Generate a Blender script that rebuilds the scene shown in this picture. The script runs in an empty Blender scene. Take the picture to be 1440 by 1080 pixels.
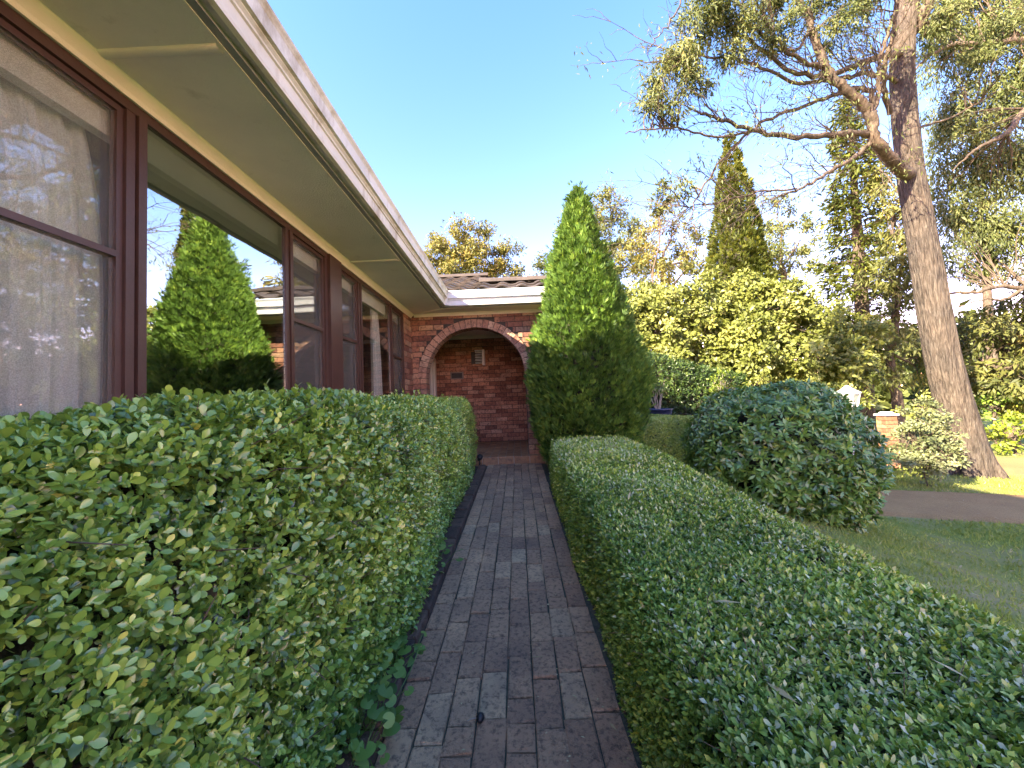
import bpy, math, time
import numpy as np
from mathutils import Vector, Matrix
T0 = time.time()
PI = math.pi
RG = np.random.default_rng(7)
sc = bpy.context.scene
COL = sc.collection

# ------------------------------------------------------------------ camera
CAMP = np.array((0.0, 0.0, 1.13)); FPX = 540.0
yaw, pitch, roll = .0130, .0463, .04
FW = np.array((-math.sin(yaw)*math.cos(pitch), math.cos(yaw)*math.cos(pitch), math.sin(pitch)))
R0 = np.array((math.cos(yaw), math.sin(yaw), 0.0)); U0 = np.cross(R0, FW)
RT = math.cos(roll)*R0 - math.sin(roll)*U0
UP = math.cos(roll)*U0 + math.sin(roll)*R0
cam = bpy.data.objects.new('camera', bpy.data.cameras.new('camera'))
COL.objects.link(cam)
M = Matrix.Identity(4)
for i in range(3):
    M[i][0], M[i][1], M[i][2], M[i][3] = RT[i], UP[i], -FW[i], CAMP[i]
cam.matrix_world = M
cam.data.sensor_width = 36; cam.data.lens = 36*FPX/1440
cam.data.clip_start = .02; cam.data.clip_end = 2000
sc.camera = cam

def at(px, py, Y):
    """point of the place seen at photo pixel (px, py) at the distance Y along the path"""
    r = RT*(px-720)/FPX + UP*(540-py)/FPX + FW
    return CAMP + r*(Y/r[1])

def smooth(a, b, x):
    t = np.clip((x-a)/(b-a), 0, 1); return t*t*(3-2*t)
def zpath(y): return .038*(np.clip(y, -6, 5.95)-1.25)
def gz(x, y):
    """height of the ground"""
    s = smooth(1.0, 5.2, x)
    base = zpath(y)-.045
    return base*(1-s) + (-.62)*s + .03*np.sin(x*.7+1)*np.sin(y*.6)*smooth(1.5, 4, x)
def gpt(px, py):
    a, b = 1.0, 80.0
    for _ in range(60):
        m = (a+b)/2; p = at(px, py, m)
        if p[2] > gz(p[0], p[1]): a = m
        else: b = m
    return at(px, py, a)

# ------------------------------------------------------------------ materials
MATS = {}
def newmat(name):
    m = bpy.data.materials.new(name); m.use_nodes = True
    nt = m.node_tree; nt.nodes.clear()
    return m, nt, nt.nodes, nt.links
def nd(nt, t, **kw):
    n = nt.nodes.new(t)
    for k, v in kw.items():
        if k in n.inputs.keys(): n.inputs[k].default_value = v
        else: setattr(n, k, v)
    return n
def c4(c): return (c[0], c[1], c[2], 1)
def ramp(nt, stops, fac=None):
    r = nt.nodes.new('ShaderNodeValToRGB'); e = r.color_ramp.elements
    while len(e) < len(stops): e.new(.5)
    for i, (p, c) in enumerate(stops): e[i].position = p; e[i].color = c4(c)
    if fac is not None: nt.links.new(fac, r.inputs[0])
    return r
def noise(nt, scale, detail=4, rough=.6, vec=None, dist=0):
    n = nt.nodes.new('ShaderNodeTexNoise')
    n.inputs['Scale'].default_value = scale; n.inputs['Detail'].default_value = detail
    n.inputs['Roughness'].default_value = rough; n.inputs['Distortion'].default_value = dist
    if vec is not None: nt.links.new(vec, n.inputs['Vector'])
    return n
def objco(nt, scale=None):
    t = nt.nodes.new('ShaderNodeTexCoord')
    if scale is None: return t.outputs['Object']
    m = nt.nodes.new('ShaderNodeMapping'); m.inputs['Scale'].default_value = scale
    nt.links.new(t.outputs['Object'], m.inputs['Vector']); return m.outputs['Vector']
def attr(nt, name='rnd'):
    a = nt.nodes.new('ShaderNodeAttribute'); a.attribute_name = name; return a.outputs['Fac']
def mixc(nt, mode, fac, a, b):
    m = nt.nodes.new('ShaderNodeMix'); m.data_type = 'RGBA'; m.blend_type = mode
    for sock, v in ((m.inputs[0], fac), (m.inputs[6], a), (m.inputs[7], b)):
        if isinstance(v, (int, float)): sock.default_value = v
        elif isinstance(v, tuple): sock.default_value = c4(v)
        else: nt.links.new(v, sock)
    return m.outputs[2]
def out(nt, sh):
    o = nt.nodes.new('ShaderNodeOutputMaterial'); nt.links.new(sh, o.inputs['Surface'])
def bumpn(nt, h, strength, dist):
    b = nt.nodes.new('ShaderNodeBump'); b.inputs['Strength'].default_value = strength
    b.inputs['Distance'].default_value = dist; nt.links.new(h, b.inputs['Height']); return b.outputs['Normal']

GAIN = dict(hedge_leaf=1.95, box_leaf=2.35, box_leaf_far=2.4, rhododendron_leaf=2.0, thuja_spray=1.7, dark_leaf=1.25, weed_leaf=1.3, grass_blade=1.5)
def leafmat(name, stops, rough=.4, transl=.25, spec=.5, tint=(1.0, 1.0, .55)):
    gn = GAIN.get(name, 1.0); spec = min(1, spec*1.5) if name in ('hedge_leaf', 'rhododendron_leaf') else spec
    stops = [(p_, tuple(min(.62, v*g) for v, g in zip(c_, (gn, gn*.96, gn*.8)))) for p_, c_ in stops]
    m, nt, N, L = newmat(name)
    r = ramp(nt, stops, attr(nt))
    nz = noise(nt, 1.7, 3, .6, objco(nt))
    var = ramp(nt, [(.3, (.72, .75, .72)), (.7, (1.25, 1.2, 1.1))], nz.outputs['Fac'])
    col = mixc(nt, 'MULTIPLY', 1.0, r.outputs[0], var.outputs[0])
    p = nd(nt, 'ShaderNodeBsdfPrincipled', Roughness=rough)
    p.inputs['Specular IOR Level'].default_value = spec
    L.new(col, p.inputs['Base Color'])
    sh = p.outputs[0]
    if transl > 0:
        t = nt.nodes.new('ShaderNodeBsdfTranslucent')
        L.new(mixc(nt, 'MULTIPLY', 1.0, col, tint), t.inputs['Color'])
        ms = nt.nodes.new('ShaderNodeMixShader'); ms.inputs[0].default_value = transl
        L.new(p.outputs[0], ms.inputs[1]); L.new(t.outputs[0], ms.inputs[2]); sh = ms.outputs[0]
    out(nt, sh); return m

def plain(name, col, rough=.6, var=.15, scale=6, bump=0, bscale=40, metal=0, spec=.5, stain=None):
    m, nt, N, L = newmat(name)
    co = objco(nt)
    nz = noise(nt, scale, 5, .6, co)
    lo = tuple(c*(1-var) for c in col); hi = tuple(min(1, c*(1+var)) for c in col)
    r = ramp(nt, [(.3, lo), (.7, hi)], nz.outputs['Fac'])
    c = r.outputs[0]
    if stain:
        n2 = noise(nt, stain[1], 6, .7, objco(nt, stain[3] if len(stain) > 3 else (1, 1, 1)))
        f = ramp(nt, [(stain[2], (0, 0, 0)), (stain[2]+.18, (1, 1, 1))], n2.outputs['Fac'])
        c = mixc(nt, 'MIX', f.outputs[0], c, stain[0])
    p = nd(nt, 'ShaderNodeBsdfPrincipled', Roughness=rough, Metallic=metal)
    p.inputs['Specular IOR Level'].default_value = spec
    L.new(c, p.inputs['Base Color'])
    if bump:
        b = noise(nt, bscale, 4, .6, co)
        L.new(bumpn(nt, b.outputs['Fac'], bump, .01), p.inputs['Normal'])
    out(nt, p.outputs[0]); return m

def brickmat(name, stops, rough=.85, mott=(.05, .03, .025), mscale=28, bump=.5):
    m, nt, N, L = newmat(name)
    co = objco(nt)
    r = ramp(nt, stops, attr(nt))
    n1 = noise(nt, mscale, 5, .7, co); n2 = noise(nt, 5, 3, .6, co)
    f = ramp(nt, [(.48, (0, 0, 0)), (.66, (.75, .75, .75))], n1.outputs['Fac'])
    c = mixc(nt, 'MIX', f.outputs[0], r.outputs[0], mott)
    v = ramp(nt, [(.3, (.75, .75, .78)), (.7, (1.2, 1.17, 1.12))], n2.outputs['Fac'])
    c = mixc(nt, 'MULTIPLY', 1.0, c, v.outputs[0])
    p = nd(nt, 'ShaderNodeBsdfPrincipled', Roughness=rough)
    L.new(c, p.inputs['Base Color'])
    b = noise(nt, 120, 5, .7, co)
    L.new(bumpn(nt, b.outputs['Fac'], bump, .006), p.inputs['Normal'])
    out(nt, p.outputs[0]); return m

def barkmat(name, stops, zs=.18, scale=26, strength=1.0, dist=.03):
    m, nt, N, L = newmat(name)
    co = objco(nt, (1, 1, zs))
    n1 = noise(nt, scale, 6, .65, co, .4); n2 = noise(nt, scale*.35, 3, .6, co)
    n3 = noise(nt, 2.2, 3, .6, objco(nt))
    r = ramp(nt, stops, n1.outputs['Fac'])
    v = ramp(nt, [(.3, (.7, .72, .75)), (.7, (1.2, 1.15, 1.1))], n3.outputs['Fac'])
    c = mixc(nt, 'MULTIPLY', 1.0, r.outputs[0], v.outputs[0])
    p = nd(nt, 'ShaderNodeBsdfPrincipled', Roughness=.9)
    p.inputs['Specular IOR Level'].default_value = .2
    L.new(c, p.inputs['Base Color'])
    ad = nt.nodes.new('ShaderNodeMath'); ad.operation = 'ADD'
    L.new(n1.outputs['Fac'], ad.inputs[0]); L.new(n2.outputs['Fac'], ad.inputs[1])
    L.new(bumpn(nt, ad.outputs[0], strength, dist), p.inputs['Normal'])
    out(nt, p.outputs[0]); return m

def glassmat(name, refl, tint):
    m, nt, N, L = newmat(name)
    g = nd(nt, 'ShaderNodeBsdfGlossy', Roughness=.0); g.inputs['Color'].default_value = (.92, .95, .94, 1)
    t = nt.nodes.new('ShaderNodeBsdfTransparent'); t.inputs['Color'].default_value = c4(tint)
    L.new(bumpn(nt, noise(nt, 2.2, 1, .4, objco(nt)).outputs['Fac'], .25, .012), g.inputs['Normal'])
    lw = nd(nt, 'ShaderNodeLayerWeight', Blend=.5)
    mr = nt.nodes.new('ShaderNodeMapRange')
    mr.inputs['To Min'].default_value = refl[0]; mr.inputs['To Max'].default_value = refl[1]
    L.new(lw.outputs['Facing'], mr.inputs['Value'])
    ms = nt.nodes.new('ShaderNodeMixShader')
    L.new(mr.outputs[0], ms.inputs[0]); L.new(t.outputs[0], ms.inputs[1]); L.new(g.outputs[0], ms.inputs[2])
    out(nt, ms.outputs[0]); return m

def veilmat(name, col, opacity, transl=.4, weave=0):
    m, nt, N, L = newmat(name)
    d = nt.nodes.new('ShaderNodeBsdfDiffuse'); d.inputs['Color'].default_value = c4(col)
    t = nt.nodes.new('ShaderNodeBsdfTranslucent'); t.inputs['Color'].default_value = c4(col)
    ms = nt.nodes.new('ShaderNodeMixShader'); ms.inputs[0].default_value = transl
    L.new(d.outputs[0], ms.inputs[1]); L.new(t.outputs[0], ms.inputs[2])
    tr = nt.nodes.new('ShaderNodeBsdfTransparent')
    m2 = nt.nodes.new('ShaderNodeMixShader'); m2.inputs[0].default_value = opacity
    if weave:
        nz = noise(nt, weave, 2, .6, objco(nt))
        r = ramp(nt, [(.35, (opacity*.6,)*3), (.65, (min(1, opacity*1.35),)*3)], nz.outputs['Fac'])
        L.new(r.outputs[0], m2.inputs[0])
    L.new(tr.outputs[0], m2.inputs[1]); L.new(ms.outputs[0], m2.inputs[2])
    out(nt, m2.outputs[0]); return m

# ------------------------------------------------------------------ objects
def tag(o, label, cat, group=None, kind=None):
    if label: o['label'] = label
    if cat: o['category'] = cat
    if group: o['group'] = group
    if kind: o['kind'] = kind
    return o
def struct(o): o['kind'] = 'structure'; return o
def empty(name, loc, label, cat, group=None):
    o = bpy.data.objects.new(name, None); COL.objects.link(o); o.location = [float(v) for v in loc]
    o.empty_display_size = .2
    return tag(o, label, cat, group)

def obj(name, V, F, mat, parent=None, rnd=None, smooth_=False):
    """V (n,3) world coordinates; F one (m,k) array or a list of such arrays"""
    V = np.asarray(V, np.float32)
    Fs = F if isinstance(F, list) else [F]
    Fs = [np.asarray(f, np.int32) for f in Fs if len(f)]
    me = bpy.data.meshes.new(name)
    base = np.zeros(3, np.float32)
    if parent is not None:
        w = parent.location; q = parent.parent
        base = np.array(w, np.float32)
        while q is not None: base = base+np.array(q.location, np.float32); q = q.parent
    me.vertices.add(len(V)); me.vertices.foreach_set('co', (V-base).ravel())
    nl = sum(f.size for f in Fs); npoly = sum(len(f) for f in Fs)
    me.loops.add(nl); me.loops.foreach_set('vertex_index', np.concatenate([f.ravel() for f in Fs]))
    me.polygons.add(npoly)
    tot = np.concatenate([np.full(len(f), f.shape[1], np.int32) for f in Fs])
    st = np.concatenate(([0], np.cumsum(tot)[:-1])).astype(np.int32)
    me.polygons.foreach_set('loop_start', st); me.polygons.foreach_set('loop_total', tot)
    me.polygons.foreach_set('use_smooth', np.full(npoly, bool(smooth_)))
    me.update(calc_edges=True)
    if rnd is not None:
        a = me.attributes.new('rnd', 'FLOAT', 'POINT'); a.data.foreach_set('value', np.asarray(rnd, np.float32))
    if mat: me.materials.append(mat)
    o = bpy.data.objects.new(name, me); COL.objects.link(o)
    if parent is not None: o.parent = parent
    return o

class MB:
    """collects boxes, bars, tubes and sheets that make up ONE mesh"""
    def __init__(s): s.V = []; s.F = {}; s.n = 0; s.R = []
    def add(s, V, faces, r=.5):
        V = np.asarray(V, float)
        for f in faces:
            f = np.asarray(f)
            if f.ndim == 1: f = f[None]
            s.F.setdefault(f.shape[1], []).append(f+s.n)
        s.V.append(V); s.n += len(V); s.R.append(np.full(len(V), r) if np.isscalar(r) else r)
    def box(s, a, b, r=.5):
        x0, y0, z0 = a; x1, y1, z1 = b
        s.add([(x0,y0,z0),(x1,y0,z0),(x1,y1,z0),(x0,y1,z0),(x0,y0,z1),(x1,y0,z1),(x1,y1,z1),(x0,y1,z1)],
              [[(0,3,2,1),(4,5,6,7),(0,1,5,4),(1,2,6,5),(2,3,7,6),(3,0,4,7)]], r)
    def obox(s, o, ux, uy, uz, r=.5):
        o, ux, uy, uz = map(np.asarray, (o, ux, uy, uz))
        s.add([o, o+ux, o+ux+uy, o+uy, o+uz, o+ux+uz, o+ux+uy+uz, o+uy+uz],
              [[(0,3,2,1),(4,5,6,7),(0,1,5,4),(1,2,6,5),(2,3,7,6),(3,0,4,7)]], r)
    def bevbox(s, a, b, e, r=.5, tilt=(0, 0), jit=0):
        """box with its top edges chamfered by e"""
        x0, y0, z0 = a; x1, y1, z1 = b
        V = np.array([(x0,y0,z0),(x1,y0,z0),(x1,y1,z0),(x0,y1,z0),(x0,y0,z1-e),(x1,y0,z1-e),(x1,y1,z1-e),(x0,y1,z1-e),
             (x0+e,y0+e,z1),(x1-e,y0+e,z1),(x1-e,y1-e,z1),(x0+e,y1-e,z1)], float)
        V[:, 2] += (V[:, 0]-(x0+x1)/2)*tilt[0]+(V[:, 1]-(y0+y1)/2)*tilt[1]
        if jit: V[4:, :2] += RG.normal(0, jit, (8, 2))
        s.add(V, [[(8,9,10,11),(0,1,5,4),(1,2,6,5),(2,3,7,6),(3,0,4,7),(4,5,9,8),(5,6,10,9),(6,7,11,10),(7,4,8,11)]], r)
    def tube(s, P, rad, sides=8, r=.5, cap=False, lump=0):
        P = np.asarray(P, float); n = len(P)
        rad = np.full(n, rad) if np.isscalar(rad) else np.asarray(rad, float)
        T = np.gradient(P, axis=0); T /= np.linalg.norm(T, axis=1)[:, None]+1e-9
        ref = np.array((.13, .31, .94)) if abs(T[0][2]) < .9 else np.array((1., .2, .1))
        A = np.cross(T, ref); A /= np.linalg.norm(A, axis=1)[:, None]+1e-9
        B = np.cross(T, A)
        th = np.arange(sides)*2*PI/sides
        V = P[:, None]+(A[:, None]*np.cos(th)[None, :, None]+B[:, None]*np.sin(th)[None, :, None])*rad[:, None, None]
        i = np.arange(n-1)[:, None]*sides; j = np.arange(sides)[None]; k = (j+1) % sides
        q = np.stack([i+j, i+k, i+sides+k, i+sides+j], -1).reshape(-1, 4)
        V = V.reshape(-1, 3); fs = [q]
        if cap: fs.append([list(range(sides))[::-1]]); fs.append([[(n-1)*sides+a for a in range(sides)]])
        s.add(V, fs, r)
    def grid(s, G, r=.5):
        n, m = G.shape[:2]
        i = np.arange(n-1)[:, None]*m; j = np.arange(m-1)[None]
        q = np.stack([i+j, i+j+1, i+m+j+1, i+m+j], -1).reshape(-1, 4)
        s.add(G.reshape(-1, 3), [q], r)
    def prism(s, poly, d, r=.5):
        """planar polygon list (world points) extruded by the vector d"""
        P = np.asarray(poly, float); n = len(P)
        side = [(i, (i+1) % n, n+(i+1) % n, n+i) for i in range(n)]
        s.add(np.vstack([P, P+np.asarray(d)]), [[list(range(n))[::-1]], [list(range(n, 2*n))], side], r)
    def build(s, name, mat, parent=None, smooth_=False):
        return obj(name, np.vstack(s.V), [np.vstack(f) for f in s.F.values()], mat, parent, np.concatenate(s.R), smooth_)

# ------------------------------------------------------------------ leaves
def unit(v): return v/(np.linalg.norm(v, axis=-1, keepdims=True)+1e-9)
def rvec(n): return unit(RG.normal(size=(n, 3)))
# templates: x along the leaf 0..1, y across -.5...5, z fold
LQ = (np.array([(0,0,0),(.45,-.5,.12),(1,0,-.05),(.45,.5,.12)]), np.array([(0,1,2),(0,2,3)]))
LO = (np.array([(0,0,0),(.3,-.4,.08),(.7,-.46,.05),(1,0,-.08),(.7,.46,.05),(.3,.4,.08),(.35,0,0),(.72,0,-.02)]),
      [np.array([(0,1,6),(7,2,3),(0,6,5),(7,3,4)]), np.array([(1,2,7,6),(6,7,4,5)])])
_o = [(.0, .05), (.2, .27), (.42, .44), (.66, .5), (.85, .37), (.96, .16)]
LR8 = (np.array([(t, -w_, .16*w_) for t, w_ in _o]+[(1.0, 0, -.03)]+[(t, w_, .16*w_) for t, w_ in _o[::-1]]+[(t, 0, -.03) for t in (.2, .42, .66, .85)]),
       [np.array([(0,1,13),(0,13,12),(13,11,12),(16,4,5),(16,5,6),(16,6,7),(16,7,8)]), np.array([(1,2,14,13),(2,3,15,14),(3,4,16,15),(13,14,10,11),(14,15,9,10),(15,16,8,9)])])
LM = (np.array([(0,0,0),(.55,-.5,.1),(1,0,-.04),(.55,.5,.1),(.55,0,0)]), np.array([(0,1,4),(4,1,2),(0,4,3),(4,2,3)]))
LC = (np.array([(0,-.12,0),(.5,-.5,.05),(1,-.1,0),(1,.1,0),(.5,.5,.05),(0,.12,0)]), np.array([(0,1,4,5),(1,2,3,4)]))
def scatter(tmpl, P, D, N, L, W, curl=None):
    TV, TF = tmpl
    n = len(P); k = len(TV)
    D = unit(D); Y = unit(np.cross(N, D)); Z = np.cross(D, Y)
    L = np.broadcast_to(L, n)[:, None, None]; W = np.broadcast_to(W, n)[:, None, None]
    tx, ty, tz = TV[:, 0], TV[:, 1], TV[:, 2]
    V = P[:, None]+D[:, None]*(tx[None, :, None]*L)+Y[:, None]*(ty[None, :, None]*W)+Z[:, None]*(tz[None, :, None]*W)
    if curl is not None:
        V = V-Z[:, None]*((tx**2)[None, :, None]*L*np.broadcast_to(curl, n)[:, None, None])
    off = (np.arange(n)*k)[:, None, None]
    Fs = TF if isinstance(TF, list) else [TF]
    return V.reshape(-1, 3), [(f[None]+off).reshape(-1, f.shape[1]) for f in Fs]
def leaves(name, mat, parent, tmpl, P, D, N, L, W, rnd, smooth_=True, curl=None):
    V, F = scatter(tmpl, P, D, N, L, W, curl)
    return obj(name, V, F, mat, parent, np.repeat(rnd, len(tmpl[0])), smooth_)
def perp(A):
    ref = np.where(np.abs(A[:, 2:3]) < .9, np.array([[0, 0, 1.]]), np.array([[1., 0, 0]]))
    X = unit(np.cross(A, ref)); return X, np.cross(A, X)
def shoots(P, A, n, stem, t0, t1, twist=2.4):
    """n leaves on each shoot P with axis A; returns leaf base, direction, normal, index along the shoot"""
    X, Y = perp(A); m = len(P)
    j = np.tile(np.arange(n), m); i = np.repeat(np.arange(m), n)
    f = (j+.5)/n
    ph = j*twist+np.repeat(RG.uniform(0, 2*PI, m), n)+RG.normal(0, .25, m*n)
    t = t0+(t1-t0)*f+RG.normal(0, .16, m*n)
    R = X[i]*np.cos(ph)[:, None]+Y[i]*np.sin(ph)[:, None]
    D = A[i]*np.cos(t)[:, None]+R*np.sin(t)[:, None]
    N = A[i]*np.sin(t)[:, None]-R*np.cos(t)[:, None]
    N = unit(N+RG.normal(0, .22, N.shape))
    st = np.repeat(np.broadcast_to(stem, m), n)
    return P[i]+A[i]*(f*st)[:, None], D, N, i, f
def snoise(P, s, seed=0):
    r = np.random.default_rng(seed); v = np.zeros(len(P))
    for o in range(7):
        k = unit(r.normal(size=3))*s*(1+.55*o); v += np.sin(P@k+r.uniform(0, 6.28))/(1+.35*o)
    return v/2.6
def camdist(P): return np.linalg.norm(P-CAMP, axis=1)

class Hedge:
    """clipped hedge swept from A to B: superellipse section of half width a, height h"""
    def __init__(s, A, B, a, hA, hB, p=5, lump=.03, lscale=3.5, seed=1, zA=None, zB=None, bulge=0):
        s.A, s.B = np.array(A, float), np.array(B, float); s.a = a; s.h = (hA, hB); s.p = p
        d = s.B-s.A; s.len = np.hypot(d[0], d[1]); s.t = np.array((d[0], d[1], 0))/s.len; s.nrm = np.array((s.t[1], -s.t[0], 0))
        s.lump, s.ls, s.seed, s.bulge = lump, lscale, seed, bulge
        s.zA = gz(*s.A[:2]) if zA is None else zA; s.zB = gz(*s.B[:2]) if zB is None else zB
        th = np.linspace(0, PI, 400)
        c, q = np.cos(th), np.sin(th)
        s.cx = np.sign(c)*np.abs(c)**(2/p); s.cz = np.abs(q)**(2/p)
        hm = (hA+hB)/2
        ds = np.hypot(np.diff(s.cx*a), np.diff(s.cz*hm)); s.L = np.concatenate(([0], np.cumsum(ds)))
        nx = np.abs(s.cx)**(p-1)*np.sign(s.cx)/a; nz = np.abs(s.cz)**(p-1)/hm
        q = np.hypot(nx, nz)+1e-9; s.nx, s.nz = nx/q, nz/q
    def surf(s, u, l, inset=0):
        """u 0..1 along, l arc position -> point, normal"""
        cx = np.interp(l, s.L, s.cx); cz = np.interp(l, s.L, s.cz)
        nx = np.interp(l, s.L, s.nx); nz = np.interp(l, s.L, s.nz)
        h = s.h[0]+(s.h[1]-s.h[0])*u
        aa = s.a+s.bulge*np.sin(np.clip(cz, 0, 1)*PI)
        P = np.empty((len(u), 3))
        P[:, :2] = s.A[:2]+np.outer(u*s.len, s.t[:2])+np.outer(cx*aa, s.nrm[:2])
        P[:, 2] = s.zA+(s.zB-s.zA)*u+cz*h
        N = np.empty_like(P); N[:, :2] = np.outer(nx, s.nrm[:2]); N[:, 2] = nz
        N = unit(N)
        P += N*(snoise(P, s.ls, s.seed)*s.lump-inset)[:, None]
        return P, N
    def sample(s, dens, keep=None, inset=0, end=None):
        n = int(dens*s.len*s.L[-1]); u = RG.random(n); l = RG.random(n)*s.L[-1]
        P, N = s.surf(u, l, inset)
        if end:   # the cut ends
            for e, sg in end:
                m = int(dens*2*s.a*s.h[e]); x = RG.uniform(-1, 1, m); z = RG.random(m)
                k = np.abs(x)**s.p+z**s.p < 1; x, z = x[k], z[k]
                Q = np.empty((len(x), 3)); C = s.B if e else s.A
                Q[:, :2] = C[:2]+np.outer(x*s.a, s.nrm[:2]); Q[:, 2] = (s.zB if e else s.zA)+z*s.h[e]
                Nn = np.tile(s.t*sg, (len(x), 1))
                Q += Nn*(snoise(Q, s.ls, s.seed+3)*s.lump-inset)[:, None]
                P = np.vstack([P, Q]); N = np.vstack([N, Nn])
        if keep is not None:
            k = RG.random(len(P)) < keep(P, N); P, N = P[k], N[k]
        return P, N
    def core(s, name, mat, parent, inset, nu=60):
        u = np.linspace(0, 1, nu); l = np.linspace(0, s.L[-1], 40)
        U, Lm = np.meshgrid(u, l, indexing='ij')
        P, N = s.surf(U.ravel(), Lm.ravel(), inset)
        P[:, :2] -= np.outer((U.ravel()-.5)*2*inset, s.t[:2])
        b = MB(); G = P.reshape(nu, 40, 3); b.grid(G)
        for e in (0, -1):
            b.add(np.vstack([G[e], G[e].mean(0)]), [[(i, i+1, 40) for i in range(39)]])
        return b.build(name, mat, parent)

def twigs(b, P, A, L, r, sides=3):
    for p, a, l in zip(P, A, L):
        q = p+a*l*.5+RG.normal(0, .06*l, 3)
        b.tube([p, q, p+a*l], [r, r*.8, r*.35], sides)

print('helpers', time.time()-T0)

# ------------------------------------------------------------------ light and sky
SUN_D = unit(np.array((-.80, -.60, math.tan(math.radians(29.5)))))
w = bpy.data.worlds.new('World'); sc.world = w; w.use_nodes = True
nt = w.node_tree; nt.nodes.clear()
sky = nt.nodes.new('ShaderNodeTexSky'); sky.sky_type = 'NISHITA'; sky.sun_disc = False
sky.sun_elevation = math.asin(SUN_D[2]); sky.sun_rotation = math.atan2(SUN_D[0], SUN_D[1])
sky.air_density = 1.0; sky.dust_density = .15; sky.ozone_density = 4.0; sky.altitude = 300
hs = nt.nodes.new('ShaderNodeHueSaturation'); hs.inputs['Saturation'].default_value = 1.27
nt.links.new(sky.outputs[0], hs.inputs['Color'])
bg = nt.nodes.new('ShaderNodeBackground'); bg.inputs['Strength'].default_value = .15
wo = nt.nodes.new('ShaderNodeOutputWorld')
nt.links.new(mixc(nt, 'MULTIPLY', 1.0, hs.outputs[0], (1.17, .455, .435)), bg.inputs[0]); nt.links.new(bg.outputs[0], wo.inputs[0])
sl = bpy.data.lights.new('sun', 'SUN'); sl.energy = 2.1; sl.angle = math.radians(.53); sl.color = (1, .9, .74)
so = bpy.data.objects.new('sun', sl); COL.objects.link(so)
so.rotation_euler = Vector(SUN_D).to_track_quat('Z', 'Y').to_euler()
sc.view_settings.view_transform = 'Standard'; sc.view_settings.look = 'None'
sc.view_settings.exposure = 3.82; sc.view_settings.gamma = 1
sc.view_settings.use_white_balance = True; sc.view_settings.white_balance_temperature = 7600
sc.cycles.max_bounces = 8; sc.cycles.transparent_max_bounces = 24
sc.cycles.diffuse_bounces = 4; sc.cycles.glossy_bounces = 3
sc.cycles.use_denoising = True

# ------------------------------------------------------------------ palette
m_brown = plain('brown_paint', (.062, .030, .022), .38, .12, 9, .15, 60)
m_cream = plain('cream_paint', (.85, .79, .63), .55, .07, 5, .15, 90, stain=((.33, .29, .2), 7, .66))
m_soffit = plain('soffit_sheet', (.86, .79, .63), .6, .09, 1.6, .35, 90, stain=((.62, .55, .38), 5, .60))
m_gutter = plain('weathered_gutter', (.66, .64, .53), .45, .1, 4, .1, 70, stain=((.36, .30, .19), 9, .50, (1, .5, .25)))
m_gutter2 = plain('pale_gutter', (.66, .68, .68), .4, .05, 4, .05, 70, stain=((.45, .45, .42), 6, .66, (.2, 1, 1)))
m_mortar = plain('mortar', (.06, .048, .04), .95, .25, 30, .5, 160)
m_brick = brickmat('house_brick', [(0, (.17, .07, .05)), (.3, (.31, .135, .085)), (.6, (.42, .21, .13)), (.85, (.50, .31, .19)), (1, (.27, .16, .12))])
m_brick2 = brickmat('porch_brick', [(0, (.26, .11, .07)), (.35, (.43, .19, .12)), (.7, (.54, .265, .17)), (1, (.60, .36, .25))])
m_vous = brickmat('arch_brick', [(0, (.33, .155, .10)), (.5, (.47, .27, .18)), (1, (.56, .38, .26))])
m_paver = brickmat('paver', [(0, (.35, .205, .125)), (.4, (.46, .27, .155)), (.85, (.55, .33, .185)), (1, (.60, .41, .24))], .88, (.075, .054, .042), 48, 2)
m_sand = plain('joint_sand', (.07, .065, .04), .95, .4, 50, .5, 200)
m_soil = plain('soil', (.05, .034, .024), .95, .4, 14, 1, 60)
m_tile = brickmat('roof_tile', [(0, (.042, .032, .028)), (.5, (.068, .052, .045)), (1, (.10, .08, .068))], .75, (.06, .045, .04), 14, .3)
m_floor = brickmat('quarry_tile', [(0, (.32, .155, .07)), (.5, (.42, .215, .10)), (1, (.50, .29, .15))], .5, (.12, .06, .04), 18, .2)
m_grout = plain('grout', (.36, .33, .28), .9, .15, 30)
m_white = plain('white_joinery', (.72, .70, .62), .45, .05, 6)
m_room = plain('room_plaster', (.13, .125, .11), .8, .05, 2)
m_glass = glassmat('clear_pane', (.31, .62), (.74, .78, .74))
m_glass2 = glassmat('sash_pane', (.045, .42), (.96, .97, .95))
m_screen = veilmat('fly_mesh', (.24, .23, .20), .16, .3, 300)
m_sheer = veilmat('sheer_fabric', (.90, .93, .84), .97, .25)
m_white_f = veilmat('white_fabric', (.85, .84, .78), .97, .3)
m_black = plain('black_plastic', (.015, .015, .016), .45, .2, 12)
m_metal = plain('white_enamel', (.72, .74, .75), .35, .05, 9, spec=.6)
m_twig = plain('twig_bark', (.11, .075, .05), .9, .3, 20)
m_under = plain('core_shade_brown', (.03, .029, .015), .95, .7, 45, 1, 60)  # solid cores: dead-twig brown, darkened to stand for the shade between leaves

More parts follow.
